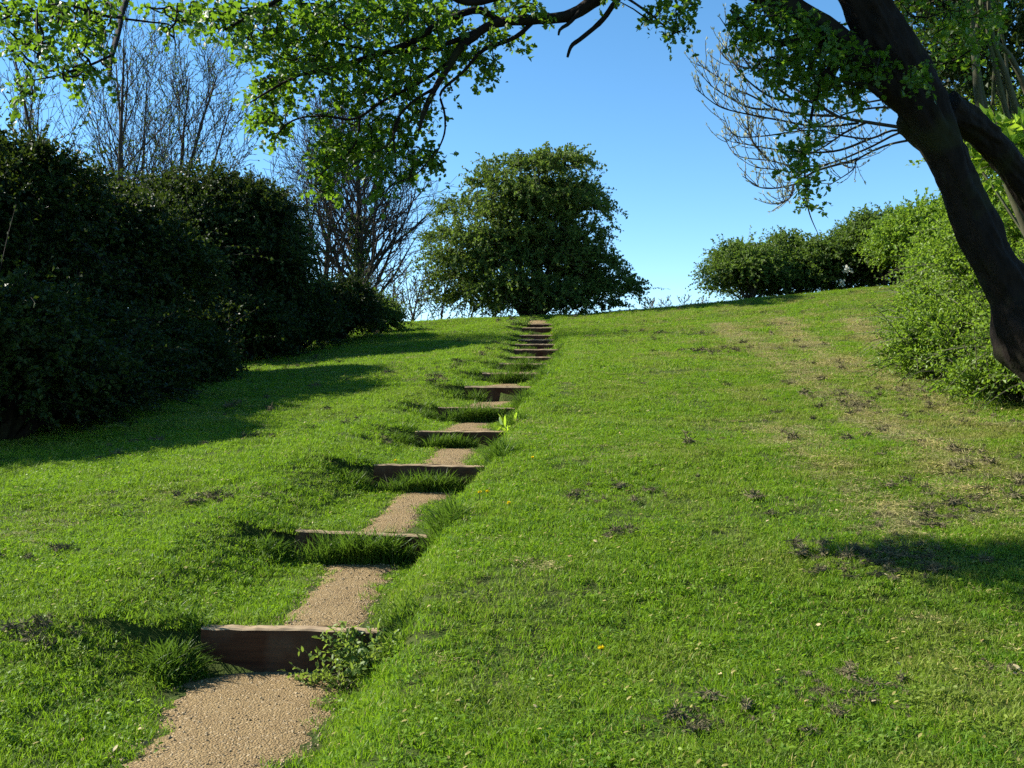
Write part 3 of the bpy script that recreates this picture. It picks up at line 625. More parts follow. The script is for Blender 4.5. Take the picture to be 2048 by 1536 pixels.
shoots(b, st, B, V, .9 + .7 * r.random(ns), 16, .10, .06, r, .3, None, .5, .9, .012)
for k in range(16):
    a = k * .7; b0 = on(ct[0] + .25 * math.cos(a), 40 + .25 * math.sin(a)) - [0, 0, .2]; c_ = lob[4 + k * 3][0]
    tube(st, resample([b0, b0 * .5 + c_ * .5 + [0, 0, .35], c_], 9), np.linspace(.12, .025, 9), 6)
st.obj('trunk', M['bark_far'], o); tag(b.obj('crown', M['haw_far'], o), kind='stuff')

# dark ivy-hung trees and hedge along the left
LH = 'dark trees and hedge along the left edge'
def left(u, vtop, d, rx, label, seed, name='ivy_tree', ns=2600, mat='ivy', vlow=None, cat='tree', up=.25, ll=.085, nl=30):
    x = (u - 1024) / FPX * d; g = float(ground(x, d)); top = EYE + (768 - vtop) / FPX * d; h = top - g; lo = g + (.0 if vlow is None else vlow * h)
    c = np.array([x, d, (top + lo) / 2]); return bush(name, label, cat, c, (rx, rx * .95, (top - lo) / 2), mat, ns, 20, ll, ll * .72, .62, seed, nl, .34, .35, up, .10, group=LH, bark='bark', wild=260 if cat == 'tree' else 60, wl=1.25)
left(20, 300, 17.5, 1.55, 'dark ivy-covered tree at the far left edge of the photo', 61, ns=2600)
left(185, 375, 20.0, 1.75, 'big rounded ivy-covered tree left of the shaded gap', 62, ns=4200)
left(430, 350, 26.5, 1.85, 'rounded leafy ivy tree right of the shaded gap', 63, ns=4200, vlow=.12)
left(505, 415, 28.5, 1.15, 'smaller leafy hawthorn against right side of the ivy tree', 64, ns=1800, mat='hedge', vlow=.2)
left(300, 395, 27, 1.2, 'dark tree top between the two big ivy trees', 65, ns=1800, vlow=.3)
left(0, 610, 12.9, 1.05, 'dark undergrowth bush at the left edge of the lawn', 66, 'shrub', 1900, cat='shrub', ll=.07)
left(110, 640, 15.4, 1.1, 'low dark shrub between the left edge bush and the big ivy tree', 73, 'shrub', 1300, cat='shrub', ll=.07)
left(225, 640, 17.8, 1.2, 'low dark shrub under the big ivy tree', 67, 'shrub', 1500, cat='shrub')
left(310, 690, 20.8, 1.2, 'low dark shrub in the shade below the gap', 68, 'shrub', 1500, cat='shrub')
left(128, 715, 14.0, .75, 'low dark bramble mound at the hedge foot nearest the left edge', 76, 'shrub', 900, cat='shrub', ll=.065)
left(245, 705, 15.9, .75, 'low dark bramble mound at the hedge foot below the big ivy tree', 77, 'shrub', 900, cat='shrub', ll=.07)
left(345, 700, 18.6, .8, 'low dark bramble mound at the hedge foot left of the leafy ivy tree', 78, 'shrub', 900, cat='shrub', ll=.075)
left(455, 600, 25.2, 1.5, 'shaded hedge bush under the leafy ivy tree', 69, 'hedge_bush', 1700, cat='hedge')
left(570, 598, 28.5, 1.3, 'low hedge bush right of the leafy ivy tree', 70, 'hedge_bush', 1500, cat='hedge')
left(670, 578, 31.5, 1.15, 'rounded low hedge bush under the tall bare tree', 71, 'hedge_bush', 1700, cat='hedge')
left(745, 612, 34.5, .75, 'last small brownish hedge bush at the end of the left hedge', 72, 'hedge_bush', 1000, mat='hedge', cat='hedge')

left(-300, 250, 15.6, 1.7, 'unseen hedge tree added for shade, just outside the left edge of the photo', 74, ns=2000)  # unseen tree, added to keep sun off the left hedge
left(-520, 180, 13.6, 1.8, 'unseen hedge tree added for shade, farther outside the left edge of the photo', 75, ns=2200)  # another unseen one, added for its shade on the hedge foot

# crest hedge on the right
RH = 'hawthorn bushes along the right crest'
def right(u, vtop, d, rx, label, seed, ns, mat='hedge', ll=.10, name='hawthorn_bush', hz=None):
    x = (u - 1024) / FPX * d; g = float(ground(x, d)); top = EYE + (768 - vtop) / FPX * d
    return bush(name, label, 'bush', np.array([x, d, (top + g) / 2 - .1]), (rx, rx * .9, (top - g) / 2 + .1), mat, ns, 20, ll, ll * .7, .75, seed, 18, .36, .35, .35, .06, group=RH, wild=70, wl=1.0)
right(1500, 495, 41.0, 1.55, 'leftmost hawthorn bush of the crest hedge, twigs arching from its left side', 81, 1900)
right(1580, 480, 42.0, 1.7, 'second hawthorn bush of the crest hedge from the left', 82, 2000)
right(1680, 475, 42.0, 1.8, 'third hawthorn bush of the crest hedge, dark hollow at its foot', 83, 2000)
right(1780, 440, 41.0, 2.0, 'tallest hawthorn bush of the crest hedge, nearest the bright bank', 84, 2400)
right(1860, 420, 38.0, 1.9, 'crest bush half hidden behind the bright green bank', 85, 2000, 'bank')

# bright bank bushes on the right
RB = 'bright green bushes on the right bank'
for k, (x, d, rx, h, ns, ll, t) in enumerate(((6.9, 11.4, 1.35, 1.5, 3600, .058, 'nearest bright green bush on the bank, at the right edge below the trunk'), (7.7, 14.3, 1.7, 2.1, 4200, .062, 'second bright green bush on the bank behind the leaning trunk'),
        (8.9, 18.0, 1.7, 2.3, 3800, .07, 'third bright green bush up the bank'), (10.7, 22.2, 1.8, 2.2, 3600, .08, 'fourth bright green bush up the bank'), (12.6, 27, 1.9, 2.1, 3200, .09, 'fifth bright green bush up the bank'), (15.0, 32.5, 2.0, 1.8, 3000, .10, 'uppermost bright green bush of the bank by the crest'),
        (6.0, 12.2, .75, .75, 1300, .05, 'low nettle patch at the foot of the bank nearest the camera'), (6.1, 14.2, .75, .85, 1300, .055, 'low nettle patch at the foot of the second bank bush'), (6.9, 16.4, .8, .9, 1300, .06, 'low nettle patch at the foot of the third bank bush'), (8.5, 19.8, .85, .9, 1200, .065, 'low nettle patch between the third and fourth bank bushes'), (10.1, 24.2, .9, .9, 1100, .075, 'low nettle patch between the fourth and fifth bank bushes'))):
    g = float(ground(x, d)); bush('bank_bush' if k < 6 else 'nettle_patch', t, 'bush' if k < 6 else 'nettles', np.array([x, d, g + h * .38]), (rx, rx, h * .62), 'bank', ns, 18, ll, ll * .6, .5 if k < 6 else .38, 90 + k, 20, .38, .3, .5, .03, group=RB, zfloor=-.05, bark='stem_green', trunkname='stems', wild=190, wl=.85)
bush('bank_bush', 'tall leafy bush filling the right edge behind the leaning trunk', 'bush', px(2090, 420, 15.5), (1.4, 1.4, 2.2), 'bank', 3000, 18, .07, .045, .5, 98, 18, .4, .3, .4, .04, base=on(px(2080, 400, 15.5)[0], 15.5), group=RB, bark='stem_green', trunkname='stems')

# ------------------------------------------------------------------ bare trees
def grow(buf, tips, p, dvec, L, r, lvl, S, rng):
    n = max(4, int(L / S['seg'][lvl])); p = np.array(p, float); d = unit(np.array(dvec, float)); pts = [p.copy()]
    for k in range(n):
        d = unit(d + rng.normal(size=3) * S['wob'][lvl] + np.array([0, 0, S['trop'][lvl]])); p = p + d * L / n; pts.append(p.copy())
    pts = np.array(pts); t = np.linspace(0, 1, n + 1); rad = np.maximum(r * (1 - t * S['tap'][lvl]), S['rmin'])
    tube(buf, pts, rad, S['sides'][lvl], cap=False)
    if lvl + 1 < len(S['n']) + 1 and lvl < len(S['n']):
        m = S['n'][lvl]; m = m if lvl == 0 else max(2, int(m * (.7 + .6 * rng.random()))); az = rng.random() * 6.28
        for j in range(m):
            tt = S['t0'][lvl] + (.98 - S['t0'][lvl]) * (j + rng.random() * .8) / m; i = min(int(tt * n), n - 1); f = tt * n - i
            q = pts[i] * (1 - f) + pts[i + 1] * f; dd = unit(pts[i + 1] - pts[i]); az += 2.4 + rng.normal() * .4
            a = unit(np.cross(dd, [.31, .22, .9 if abs(dd[2]) < .9 else .1])); b2 = np.cross(dd, a); an = math.radians(S['ang'][lvl] * (.75 + .5 * rng.random()))
            nd = dd * math.cos(an) + (a * math.cos(az) + b2 * math.sin(az)) * math.sin(an)
            grow(buf, tips, q, nd, L * S['lr'][lvl] * (1.15 - S['lt'][lvl] * tt) * (.75 + .5 * rng.random()), max(rad[i] * S['rr'][lvl], S['rmin']), lvl + 1, S, rng)
    else: tips.append((pts[-1], d))
    return pts
SP = dict(seg=[.5, .35, .25, .2, .15], wob=[.03, .07, .10, .13, .15], trop=[.02, .07, .06, .05, .04], tap=[.85, .85, .8, .7, .6], sides=[7, 5, 4, 3, 3], n=[30, 9, 7], t0=[.10, .2, .2], ang=[42, 38, 38, 40], lr=[.52, .42, .42, .5], lt=[.75, .5, .4, .4], rr=[.42, .55, .6, .6], rmin=.009)
def ivyclad(b, pts, rad, n, ll, rng):
    i = rng.random(n) * (len(pts) - 1.01); k = i.astype(int); f = (i - k)[:, None]; P = pts[k] * (1 - f) + pts[k + 1] * f
    V = rng.normal(size=(n, 3)); V[:, 2] *= .4; V = unit(V); P = P + V * (rad * (.6 + .9 * rng.random(n)))[:, None]
    leaves(b, P, V + rng.normal(size=(n, 3)) * .6, V + rng.normal(size=(n, 3)) * .4, ll, ll * .75, rng)
def baretree(name, label, base, stems, S, seed, ivy=None, budn=.0, buds=.05, mat='twig', leafmat='haw_far'):
    r = np.random.default_rng(seed); o = thing(name, label, 'tree', base); b = Buf(); tips = []; lv = Buf(); main = []
    for off, dv, L, rad in stems: main.append((grow(b, tips, np.array(base) + off, dv, L, rad, 0, S, r), rad))
    b.obj('trunk', M[mat], o)
    if ivy:
        for (pts, rad), (n, rr, hi) in zip(main, ivy):
            if n: ivyclad(lv, pts[:max(3, int(len(pts) * hi))], rr, n, .12, r)
        tag(lv.obj('ivy', M['hedge'], o), kind='stuff')
    if budn:
        bb = Buf(); T = np.array([t[0] for t in tips]); D = np.array([t[1] for t in tips]); m = int(len(T) * budn); k = r.integers(0, len(T), m)
        leaves(bb, T[k] - D[k] * r.random((m, 1)) * .35, D[k] + r.normal(size=(m, 3)) * .6, r.normal(size=(m, 3)), buds, buds * .6, r); tag(bb.obj('buds', M[leafmat], o), kind='stuff')
    return o
b1 = on(px(712, 0, 44)[0], 44.0); baretree('bare_tree', 'tall bare tree with ivy-clad trunk left of the round hawthorn', b1, [((0, 0, -.2), (.0, .0, 1), px(0, 250, 44)[2] - b1[2], .24)], dict(SP, n=[48, 10, 7], lr=[.60, .42, .42, .5]), 201, [(2600, .30, .62)])
b2 = on(px(648, 0, 45)[0], 45.0); baretree('bare_tree', 'slimmer bare tree left of the ivy-clad one', b2, [((0, 0, -.2), (-.02, .0, 1), px(0, 245, 45)[2] - b2[2], .16)], dict(SP, n=[38, 9, 6], lr=[.56, .42, .42, .5]), 202, [(500, .2, .4)])
b3 = on(px(215, 0, 30)[0], 30.0); h3 = px(0, 60, 30)[2] - b3[2]
baretree('bare_tree', 'wide fan of bare budding branches above the left ivy trees', b3, [((0, 0, -.2), (.04, 0, 1), h3 * .99, .13), ((-.4, .2, -.2), (-.22, 0, 1), h3 * .98, .13), ((.4, 0, -.2), (.20, .1, 1), h3 * .95, .12), ((.7, .3, -.2), (.36, 0, 1), h3 * .93, .11),
          ((-.7, 0, -.2), (-.42, .1, 1), h3 * .98, .11), ((.9, -.2, -.2), (.50, 0, 1), h3 * .85, .09), ((-.1, .6, -.2), (-.09, .2, 1), h3 * 1.0, .12), ((.2, .4, -.2), (.13, .25, 1), h3 * .97, .10)],
         dict(SP, n=[18, 7, 5], t0=[.20, .15, .15], ang=[27, 28, 32, 40], lr=[.40, .42, .42, .5], lt=[.6, .4, .4, .4], rr=[.40, .5, .6, .6], trop=[.010, .04, .04, .04, .04], rmin=.0065), 203, None, 1.3, .075, 'twig', 'hedge')
b4 = on(px(860, 0, 47)[0], 47.0); baretree('scrub_tree', 'low twiggy scrub behind the left side of the round hawthorn', b4, [((x_, y_, -.2), (x_ * .25, 0, 1), 3.2, .06) for x_, y_ in ((-1.6, 0), (-.6, .5), (.4, -.3), (1.4, .2), (2.3, 0))], dict(SP, n=[14, 7], t0=[.08, .2], rmin=.012), 204, None, 1.5, .12, 'twig', 'hedge')
b5 = on(px(1355, 0, 50)[0], 50.0); baretree('scrub_tree', 'small bare shrub peeping over the crest right of the round hawthorn', b5, [((x_, 0, -.2), (x_ * .22, 0, 1), px(0, 592, 50)[2] - b5[2], .05) for x_ in (-1.0, -.4, .2, .8)], dict(SP, n=[12, 6], t0=[.15, .2], rmin=.012), 205, None, 1.2, .09, 'twig', 'bud')
b6 = on(px(770, 0, 40)[0], 40.0); baretree('scrub_tree', 'thin bare scrub between the left hedge end and the round hawthorn', b6, [((x_, 0, -.2), (x_ * .3, 0, 1), 2.4, .05) for x_ in (-.5, .2, .9)], dict(SP, n=[13, 7], t0=[.05, .2], rmin=.010), 206, None, .8, .08, 'twig', 'hedge')

# ------------------------------------------------------------------ foreground hawthorn on the right
FS = 1.38; TD = 5.3
base = on(4.55, TD * FS); ft = thing('hawthorn_tree', 'dark leaning hawthorn at the right, its boughs overhanging the path', 'tree', base)
r = np.random.default_rng(31)
def trace(pl, d0, d1=None, dm=None):        # pixel polyline -> 3D at a distance running from d0 to d1
    n = len(pl); dd = np.linspace(d0, d0 if d1 is None else d1, n); return np.array([px(u, v, q) for (u, v), q in zip([(a[0], a[1]) for a in pl], dd)])
def limb(pl, d0, d1, n, sides=10, wob=.16):
    pts = trace(pl, d0, d1); rad = np.array([a[2] for a in pl]) * (.84 if sides >= 14 else .66) / FPX * np.linspace(d0, d1, len(pl))
    P = resample(pts, n); R = np.interp(np.linspace(0, len(pl) - 1, n), np.arange(len(pl)), rad); b = Buf()
    if sides >= 14: tube(b, P, R, sides, .5, ridged=int(pl[0][0]))
    else: tube(b, P, R, sides, .5, wob, r)
    return P, R, b
skel = []
trunk_pl = [(2400, 1130, 112), (2340, 1030, 96), (2255, 905, 82), (2135, 760, 76), (2066, 672, 90), (2022, 590, 54), (1974, 500, 49), (1934, 410, 47), (1892, 310, 45), (1846, 215, 57), (1790, 110, 55), (1735, 20, 52), (1690, -70, 48), (1640, -180, 42), (1600, -320, 32)]
P, R, b = limb(trunk_pl, TD * FS, 5.0 * FS, 170, 64, .14)
k_ = px(1990, 680, 5.15); th = np.linspace(0, 1, 7)
tube(b, resample([px(1850, 265, 5.2 * FS), px(1815, 248, 5.15 * FS), px(1800, 240, 5.12 * FS)], 6), FS * np.array([.10, .08, .065, .05, .04, .02]), 8, .5, .3, r)
b.obj('trunk', M['bark'], ft, True)
P2, R2, b = limb([(2500, 1040, 66), (2420, 920, 62), (2310, 720, 52), (2180, 545, 42), (2075, 408, 35), (2012, 322, 33), (1960, 262, 33), (1890, 215, 38)], 5.9 * FS, 5.15 * FS, 110, 52, .14)
b.obj('second_trunk', M['bark'], ft, True); 
boughs = [
    ([(1850, 225, 55), (1780, 170, 50), (1700, 105, 48), (1630, 50, 44), (1540, -5, 40), (1450, -50, 34), (1330, -60, 28), (1240, -30, 24), (1186, 2, 21), (1139, 31, 18), (1069, 39, 16), (1010, 43, 15), (971, 55, 14), (944, 76, 13), (920, 96, 12), (897, 133, 11), (873, 172, 9), (850, 219, 8), (838, 262, 5)], 5.1, 4.9, 70),
    ([(1000, 44, 12), (951, 20, 12), (873, 51, 11), (819, 86, 10), (717, 121, 8), (650, 140, 7), (600, 150, 5), (545, 178, 4), (500, 205, 2)], 5.0, 4.8, 30),
    ([(960, 60, 9), (900, 85, 8), (830, 100, 7), (760, 105, 6), (690, 90, 5), (600, 80, 4), (520, 60, 3)], 4.95, 5.1, 24),
    ([(1240, -25, 14), (1100, -40, 14), (950, 5, 12), (860, -30, 11), (740, -50, 10), (620, -30, 8), (520, 20, 6), (450, 60, 4)], 4.95, 4.6, 34),
    ([(1069, 40, 8), (1030, 75, 7), (967, 100, 6), (930, 140, 5), (912, 156, 4.5), (881, 187, 4), (889, 225, 3.5), (889, 266, 3), (873, 308, 2)], 5.0, 4.95, 34),
    ([(905, 120, 7), (854, 156, 6), (810, 180, 5), (764, 203, 4.5), (709, 238, 4), (650, 232, 3.5), (600, 236, 3), (565, 255, 2.5), (548, 285, 2)], 5.0, 5.0, 30),
    ([(870, 176, 5), (830, 200, 4.5), (800, 230, 4), (787, 262, 3.5), (791, 315, 2.5), (793, 345, 1.5)], 5.0, 5.0, 18),
    ([(720, 236, 4), (712, 285, 3.5), (680, 320, 3), (645, 345, 2), (628, 370, 1.5)], 5.0, 5.05, 16),
    ([(800, 235, 3.5), (780, 285, 3), (740, 310, 2.5), (700, 335, 2), (690, 375, 1.2)], 5.0, 4.9, 16),
    ([(873, 300, 2.5), (850, 330, 2.2), (830, 350, 2), (790, 368, 1.5), (760, 390, 1)], 4.95, 4.9, 14),
    ([(1290, -60, 11), (1245, -12, 9), (1225, 12, 8.5), (1202, 43, 8), (1166, 74, 7), (1143, 92, 6), (1135, 114, 4)], 5.0, 4.95, 22),
    ([(1230, -20, 4), (1260, 0, 4), (1299, 27, 3.5), (1330, 53, 2.5)], 5.0, 4.9, 10),
    ([(1160, 22, 7), (1140, 45, 6), (1121, 58, 5), (1117, 70, 3)], 4.98, 4.95, 8),
    ([(620, -40, 9), (430, -70, 9), (300, -50, 9), (253, 0, 9), (236, 68, 8.5), (221, 120, 8), (219, 158, 5)], 4.6, 3.9, 34),
    ([(245, 35, 5), (205, 31, 5), (140, 10, 5), (80, -10, 4), (20, -30, 3)], 3.95, 3.8, 14),
    ([(225, 110, 4), (180, 130, 3.5), (120, 150, 3), (70, 160, 2)], 3.95, 3.8, 12),
    ([(250, 38, 3.5), (300, 44, 3), (342, 51, 2.5), (349, 78, 2), (352, 104, 1)], 4.0, 4.2, 12),
    ([(1640, 60, 26), (1590, 80, 16), (1545, 85, 9), (1500, 60, 6), (1460, 20, 3)], 5.05, 4.9, 18),
    ([(1690, 110, 14), (1650, 150, 9), (1630, 200, 6), (1620, 250, 4), (1610, 320, 3.2), (1612, 390, 2.6), (1620, 430, 2), (1637, 470, 1)], 5.0, 4.9, 30),
    ([(1760, 190, 10), (1730, 170, 8), (1690, 165, 5), (1650, 140, 3)], 5.0, 4.9, 12),
    ([(1690, -70, 40), (1500, -230, 30), (1250, -330, 24), (950, -330, 18), (650, -260, 12), (400, -200, 8)], 5.0, 6.2, 40),
    ([(1640, -180, 34), (1450, -330, 26), (1150, -420, 20), (800, -430, 14)], 5.0, 8.0, 34),
    ([(1735, 20, 36), (1850, -120, 28), (2000, -220, 22), (2200, -280, 14)], 5.0, 5.6, 24)]
nodes = []
for pl, d0, d1, n in boughs:
    d0, d1 = (d0 * FS if d0 > 4.3 else d0), (d1 * FS if d1 > 4.3 else d1)
    P, R, b = limb(pl, d0, d1, n, 8, .18); b.obj('bough', M['bark'], ft, True); nodes.append(P[n // 6:])
nodes = np.concatenate(nodes)
# leaf masses: (x, y, rx, ry, distance, depth, shoots)
masses = [(560, 60, 110, 60, 4.75, .5, 230), (450, 25, 90, 30, 4.6, .4, 100), (690, 30, 130, 50, 4.8, .6, 260), (830, 20, 100, 40, 4.9, .5, 150), (640, 130, 100, 45, 4.9, .5, 170), (545, 190, 55, 55, 4.9, .3, 110), (790, 110, 110, 50, 4.95, .5, 170),
          (560, 262, 22, 26, 5., .15, 26), (520, 235, 28, 18, 4.95, .15, 22), (880, 70, 70, 50, 4.95, .4, 80), (960, 110, 50, 35, 4.95, .3, 46), (1000, 80, 45, 22, 4.95, .25, 28), (980, 140, 25, 16, 4.95, .15, 16), (1010, 20, 80, 18, 4.9, .3, 40), (1060, 10, 40, 12, 4.9, .3, 18),
          (700, 190, 60, 28, 4.95, .3, 50), (780, 170, 70, 35, 4.95, .3, 70), (830, 210, 40, 40, 5., .25, 50), (650, 236, 40, 14, 5., .15, 18), (740, 250, 50, 26, 5., .2, 50),
          (700, 295, 75, 30, 5., .3, 120), (660, 325, 42, 32, 5., .2, 60), (750, 310, 50, 32, 5., .25, 60), (645, 365, 22, 30, 5., .12, 22), (800, 262, 34, 30, 5., .2, 34), (840, 315, 40, 22, 4.95, .2, 46), (870, 330, 24, 18, 4.95, .12, 20), (800, 350, 40, 16, 4.95, .12, 22), (765, 380, 18, 18, 4.9, .1, 14), (900, 190, 10, 40, 4.95, .08, 6),
          (1310, 20, 30, 26, 4.9, .15, 22), (1360, 25, 34, 40, 4.9, .2, 40), (1345, 70, 16, 14, 4.9, .1, 8), (1225, -2, 30, 10, 4.9, .2, 8),
          (100, 20, 120, 40, 3.8, .4, 120), (60, 80, 70, 50, 3.7, .3, 70), (170, 90, 70, 60, 3.85, .3, 90), (150, 145, 80, 22, 3.85, .2, 40), (50, 170, 26, 34, 3.8, .12, 24), (20, 30, 40, 40, 3.7, .2, 30), (370, 30, 40, 34, 4.2, .2, 34), (330, 10, 50, 20, 4.2, .2, 20), (335, 60, 20, 14, 4.15, .1, 8), (210, 20, 40, 30, 3.9, .2, 30),
          (1560, 40, 90, 45, 4.95, .35, 150), (1640, 90, 90, 55, 5.05, .35, 150), (1510, 70, 40, 24, 4.95, .2, 30), (1590, 130, 90, 30, 5., .3, 90), (1720, 130, 80, 45, 5., .3, 90), (1680, 175, 60, 22, 5., .25, 50), (1620, 170, 60, 24, 5., .2, 40), (1480, 30, 30, 26, 4.9, .15, 18),
          (1612, 215, 16, 30, 4.93, .1, 12), (1605, 300, 44, 22, 4.92, .12, 26), (1612, 340, 34, 26, 4.9, .12, 24), (1618, 385, 20, 24, 4.9, .08, 14), (1620, 415, 14, 10, 4.9, .05, 6), (1625, 270, 20, 18, 4.9, .1, 8),
          (1830, 150, 45, 22, 4.75, .15, 26), (1870, 30, 70, 60, 5.4, .4, 90), (1930, 90, 60, 60, 5.6, .4, 70), (1960, 20, 60, 40, 5.5, .4, 50),
          (1300, -300, 300, 120, 5.6, 1.2, 420), (880, -240, 230, 110, 6.0, 1.2, 300), (1000, -420, 330, 100, 7.2, 1.2, 360), (1700, -260, 260, 130, 5.2, .9, 320), (2100, -200, 220, 160, 5.5, .9, 220), (1250, -120, 220, 50, 5.1, .6, 140), (1000, -115, 180, 36, 5.6, .5, 230), (800, -220, 200, 80, 5.75, .6, 260), (1330, -125, 150, 46, 5.25, .4, 170), (500, -110, 240, 70, 4.8, .6, 90)]  # this row: unseen crown masses above the frame, added to shade the trunk
PT = []
for u, v, rx, ry, d, dep, n in masses:
    n = int(n * (.38 if u < 400 else .52)) if v > -60 else int(n * 1.5)
    if d > 4.3: d, dep = (d + (.16 if 480 < u < 1100 and v > -60 else 0)) * FS, dep * FS
    q = unit(r.normal(size=(n, 3))) * (r.random(n) ** .4)[:, None]
    PT.append(np.array([px(u + a * rx, v + c * ry, d + e * dep) for a, c, e in q]))
PT = np.concatenate(PT)
dist = np.array([np.min(((nodes - p) ** 2).sum(1)) for p in PT]); PT = PT[np.argsort(dist)]
tw = Buf(); ND = np.zeros((len(nodes) + len(PT) * 3, 3)); ND[:len(nodes)] = nodes; nn = len(nodes); dirs = []
for p in PT:                                 # every leafy shoot hangs on a twig from the nearest wood
    q = ND[np.argmin(((ND[:nn] - p) ** 2).sum(1))]; L = np.linalg.norm(p - q); mid = (p + q) / 2 + r.normal(size=3) * L * .10 - np.array([0, 0, .04 * L])
    tube(tw, np.array([q, mid, p]), np.array([.0055 if L > .15 else .004, .004, .0024]) * (1 + L), 4, cap=False)
    ND[nn] = mid; ND[nn + 1] = p; nn += 2; dirs.append(p - q)
tag(tw.obj('twigs', M['bark'], ft), kind='stuff')
D = unit(np.array(dirs)) + r.normal(size=(len(PT), 3)) * .6; D[:, 2] -= .1
b = Buf(); nr = PT[:, 1] < 4.7
for kq, f_ in ((~nr, 1.), (nr, .60)):
    hf = r.random(len(PT)) < .5
    for k2, sz in ((kq & hf, 1.1), (kq & ~hf, .85)):
        m = int(k2.sum()); shoots(b, None, PT[k2] - unit(D[k2]) * .06 * f_, D[k2], (.14 + .10 * r.random(m)) * f_, 10, .043 * sz * f_, .042 * sz * f_, r, .3, LOBED, .7, .85)
tag(b.obj('crown', M['haw_near'], ft), kind='stuff')

# ------------------------------------------------------------------ budding tree behind the trunk, with slender stems
BD = 9.6; bt_base = on(px(2170, 0, BD)[0], BD); bt = thing('budding_tree', 'slender-stemmed tree with bare silver-budded branches behind the leaning trunk', 'tree', bt_base)
r = np.random.default_rng(51); root = None
bb = Buf(); bud = Buf()
stems = [[(2170, 900, 17), (2090, 560, 15), (2000, 330, 13), (1962, 222, 12), (1950, 120, 9), (1939, 0, 8), (1930, -200, 5)], [(1985, 290, 10), (1953, 120, 8), (1963, 0, 7), (1985, -180, 4)], [(2180, 880, 14), (2080, 400, 12), (2018, 171, 9), (1987, 85, 7), (1977, 0, 7), (1965, -200, 4)],
         [(2150, 620, 10), (2030, 280, 8), (1985, 110, 7), (1975, 60, 5), (1960, -60, 4)], [(2100, 300, 10), (2030, 130, 8), (1990, 80, 6), (1960, 20, 5), (1900, -80, 3)], [(1985, 210, 5), (1990, 130, 5), (2003, 30, 4), (2010, -60, 3)], [(2020, 250, 5), (2010, 100, 4), (1990, 30, 4), (1970, -40, 3)]]
for pl in stems:
    P = resample(trace(pl, BD, BD - .2), 22); tube(bb, P, np.interp(np.linspace(0, 1, 22), np.linspace(0, 1, len(pl)), [a[2] for a in pl]) * .7 / FPX * BD, 7, .5, .1, r)
bb.obj('trunk', M['stem_green'], bt, True)
brs = [[(1970, 300), (1880, 268), (1792, 253), (1734, 244), (1673, 232), (1632, 205), (1587, 198), (1539, 164), (1509, 144), (1478, 103), (1461, 68), (1439, 34)],
       [(1673, 232), (1604, 229), (1553, 219), (1502, 191), (1461, 174), (1430, 150), (1392, 126)], [(1717, 246), (1638, 253), (1553, 239), (1485, 226), (1437, 212), (1392, 178)],
       [(1880, 270), (1792, 260), (1741, 277), (1690, 272), (1621, 260), (1519, 273), (1468, 270), (1447, 232)], [(1880, 275), (1809, 263), (1741, 294), (1656, 328), (1587, 331), (1539, 321), (1474, 311), (1447, 273)],
       [(1850, 275), (1775, 290), (1717, 318), (1705, 340), (1656, 372)], [(1717, 318), (1632, 342), (1587, 369), (1526, 376), (1485, 352)], [(1734, 244), (1690, 265), (1642, 297), (1600, 312)], [(1850, 240), (1780, 215), (1700, 225), (1640, 250), (1560, 262)],
       [(1830, 190), (1760, 200), (1690, 215), (1632, 240)], [(1632, 205), (1580, 170), (1540, 140), (1490, 135), (1455, 120), (1438, 100)], [(1553, 219), (1500, 215), (1450, 190), (1420, 170)], [(1587, 198), (1545, 195), (1500, 165), (1470, 130), (1450, 90)],
       [(1539, 321), (1510, 290), (1500, 270), (1495, 250)], [(1656, 328), (1600, 345), (1560, 340), (1510, 335)], [(1741, 277), (1680, 300), (1620, 305), (1560, 300), (1500, 290), (1470, 285)], [(1820, 180), (1740, 175), (1670, 190), (1600, 160), (1540, 130), (1500, 90)],
       [(1587, 369), (1580, 395), (1555, 410)]]
bb = Buf()
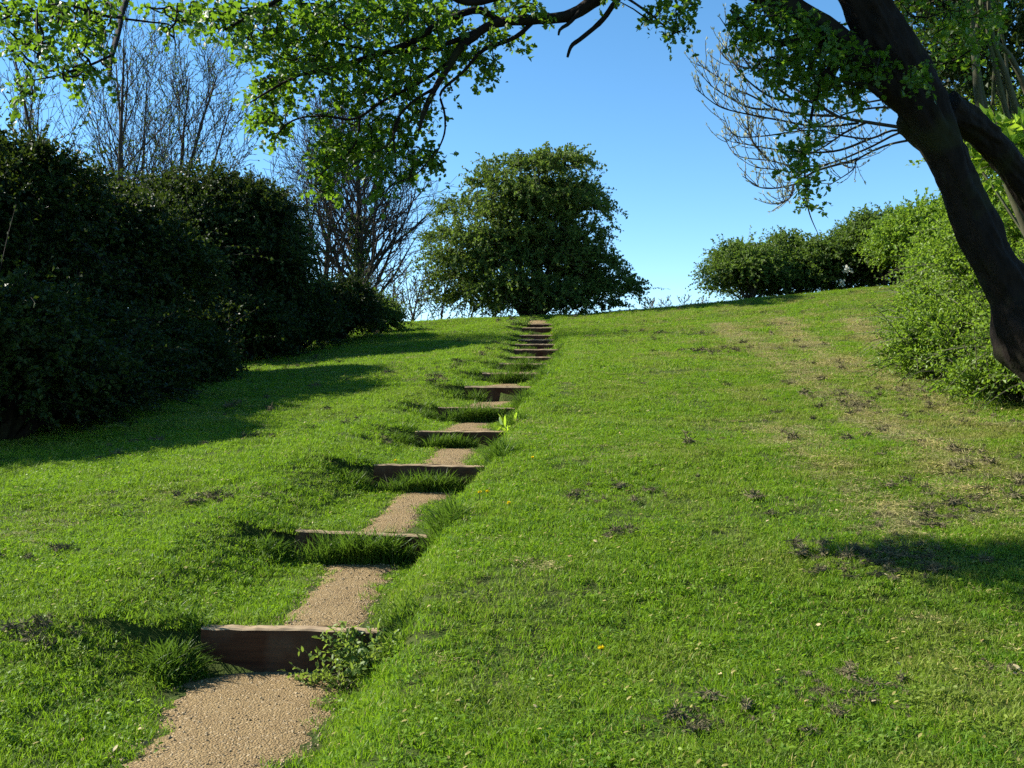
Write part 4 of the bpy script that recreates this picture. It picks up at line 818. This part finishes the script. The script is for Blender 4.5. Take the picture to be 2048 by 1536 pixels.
for k, pl in enumerate(brs):
    d0 = BD - .1; d1 = BD - .5 + .9 * r.random(); P = resample(trace(pl, d0, d1), 26); L0 = 4.6 if k == 0 else 2.8
    tube(bb, P, np.linspace(L0, .8, 26) / FPX * BD, 5)
    m = int(16 + 12 * r.random())
    for j in range(m):
        t = .25 + .75 * r.random(); i = min(int(t * 25), 24); q = P[i]; tg = unit(P[i + 1] - P[i]); dv = unit(tg * .8 + r.normal(size=3) * .55 + np.array([0, 0, .35])); L = .10 + .20 * r.random()
        Q = [q]; 
        for s in range(5): dv = unit(dv + np.array([0, 0, .16]) + r.normal(size=3) * .1); Q.append(Q[-1] + dv * L / 5)
        Q = np.array(Q); tube(bb, Q, np.linspace(.0034, .0024, 6), 4, cap=False)
        ks = np.array([2, 3, 4, 5, 5, 5]); U = np.tile(dv, (6, 1)) + r.normal(size=(6, 3)) * .35; U[:, 2] += .3
        leaves(bud, Q[ks], U, r.normal(size=(6, 3)), .036 + .016 * r.random(6), .013, r)
    leaves(bud, P[-1] + np.zeros((3, 3)), r.normal(size=(3, 3)) * .4 + [0, 0, 1], r.normal(size=(3, 3)), .035, .012, r)
bb.obj('branches', M['twig'], bt); tag(bud.obj('buds', M['bud'], bt), kind='stuff')
# leafy growth hanging about those stems
c = px(1900, 110, 11.); bush('leafy_tree', 'glossy-leaved tree behind the leaning trunk at upper right', 'tree', c, (.6, .7, .85), 'ivy', 800, 12, .06, .046, .4, 131, 10, .45, .4, .2, .03, base=on(px(2230, 0, 11.)[0], 11.), bark='stem_green', extra=[(px(1950, 200, 10.8), (.35, .3, .5)), (px(1985, 20, 11.), (.55, .4, .45))])
c = px(2020, 300, 9.0); bush('leafy_sapling', 'bright large-leaved sapling at the right edge beside the second trunk', 'plant', c, (.28, .3, .40), 'dock', 70, 8, .13, .08, .33, 132, 6, .5, .3, .2, .012, base=on(px(2420, 0, 9.)[0], 9.), bark='stem_green', trunkname='stems')
# white blossom in the crest hedge
r = np.random.default_rng(5)
for u, v, sz, t in ((1695, 538, .09, 'larger white blossom cluster in the crest hedge'), (1683, 566, .06, 'smaller white blossom cluster just below the larger one')):
    p = px(u, v, 40.0); o = thing('blossom_cluster', t, 'blossom', p, 'white blossom in the crest hedge'); n = 40; b = Buf()
    leaves(b, p + r.normal(size=(n, 3)) * sz, r.normal(size=(n, 3)), r.normal(size=(n, 3)) + [0, 0, 1], .11, .09, r); tag(b.obj('petals', M['blossom'], o), kind='stuff')
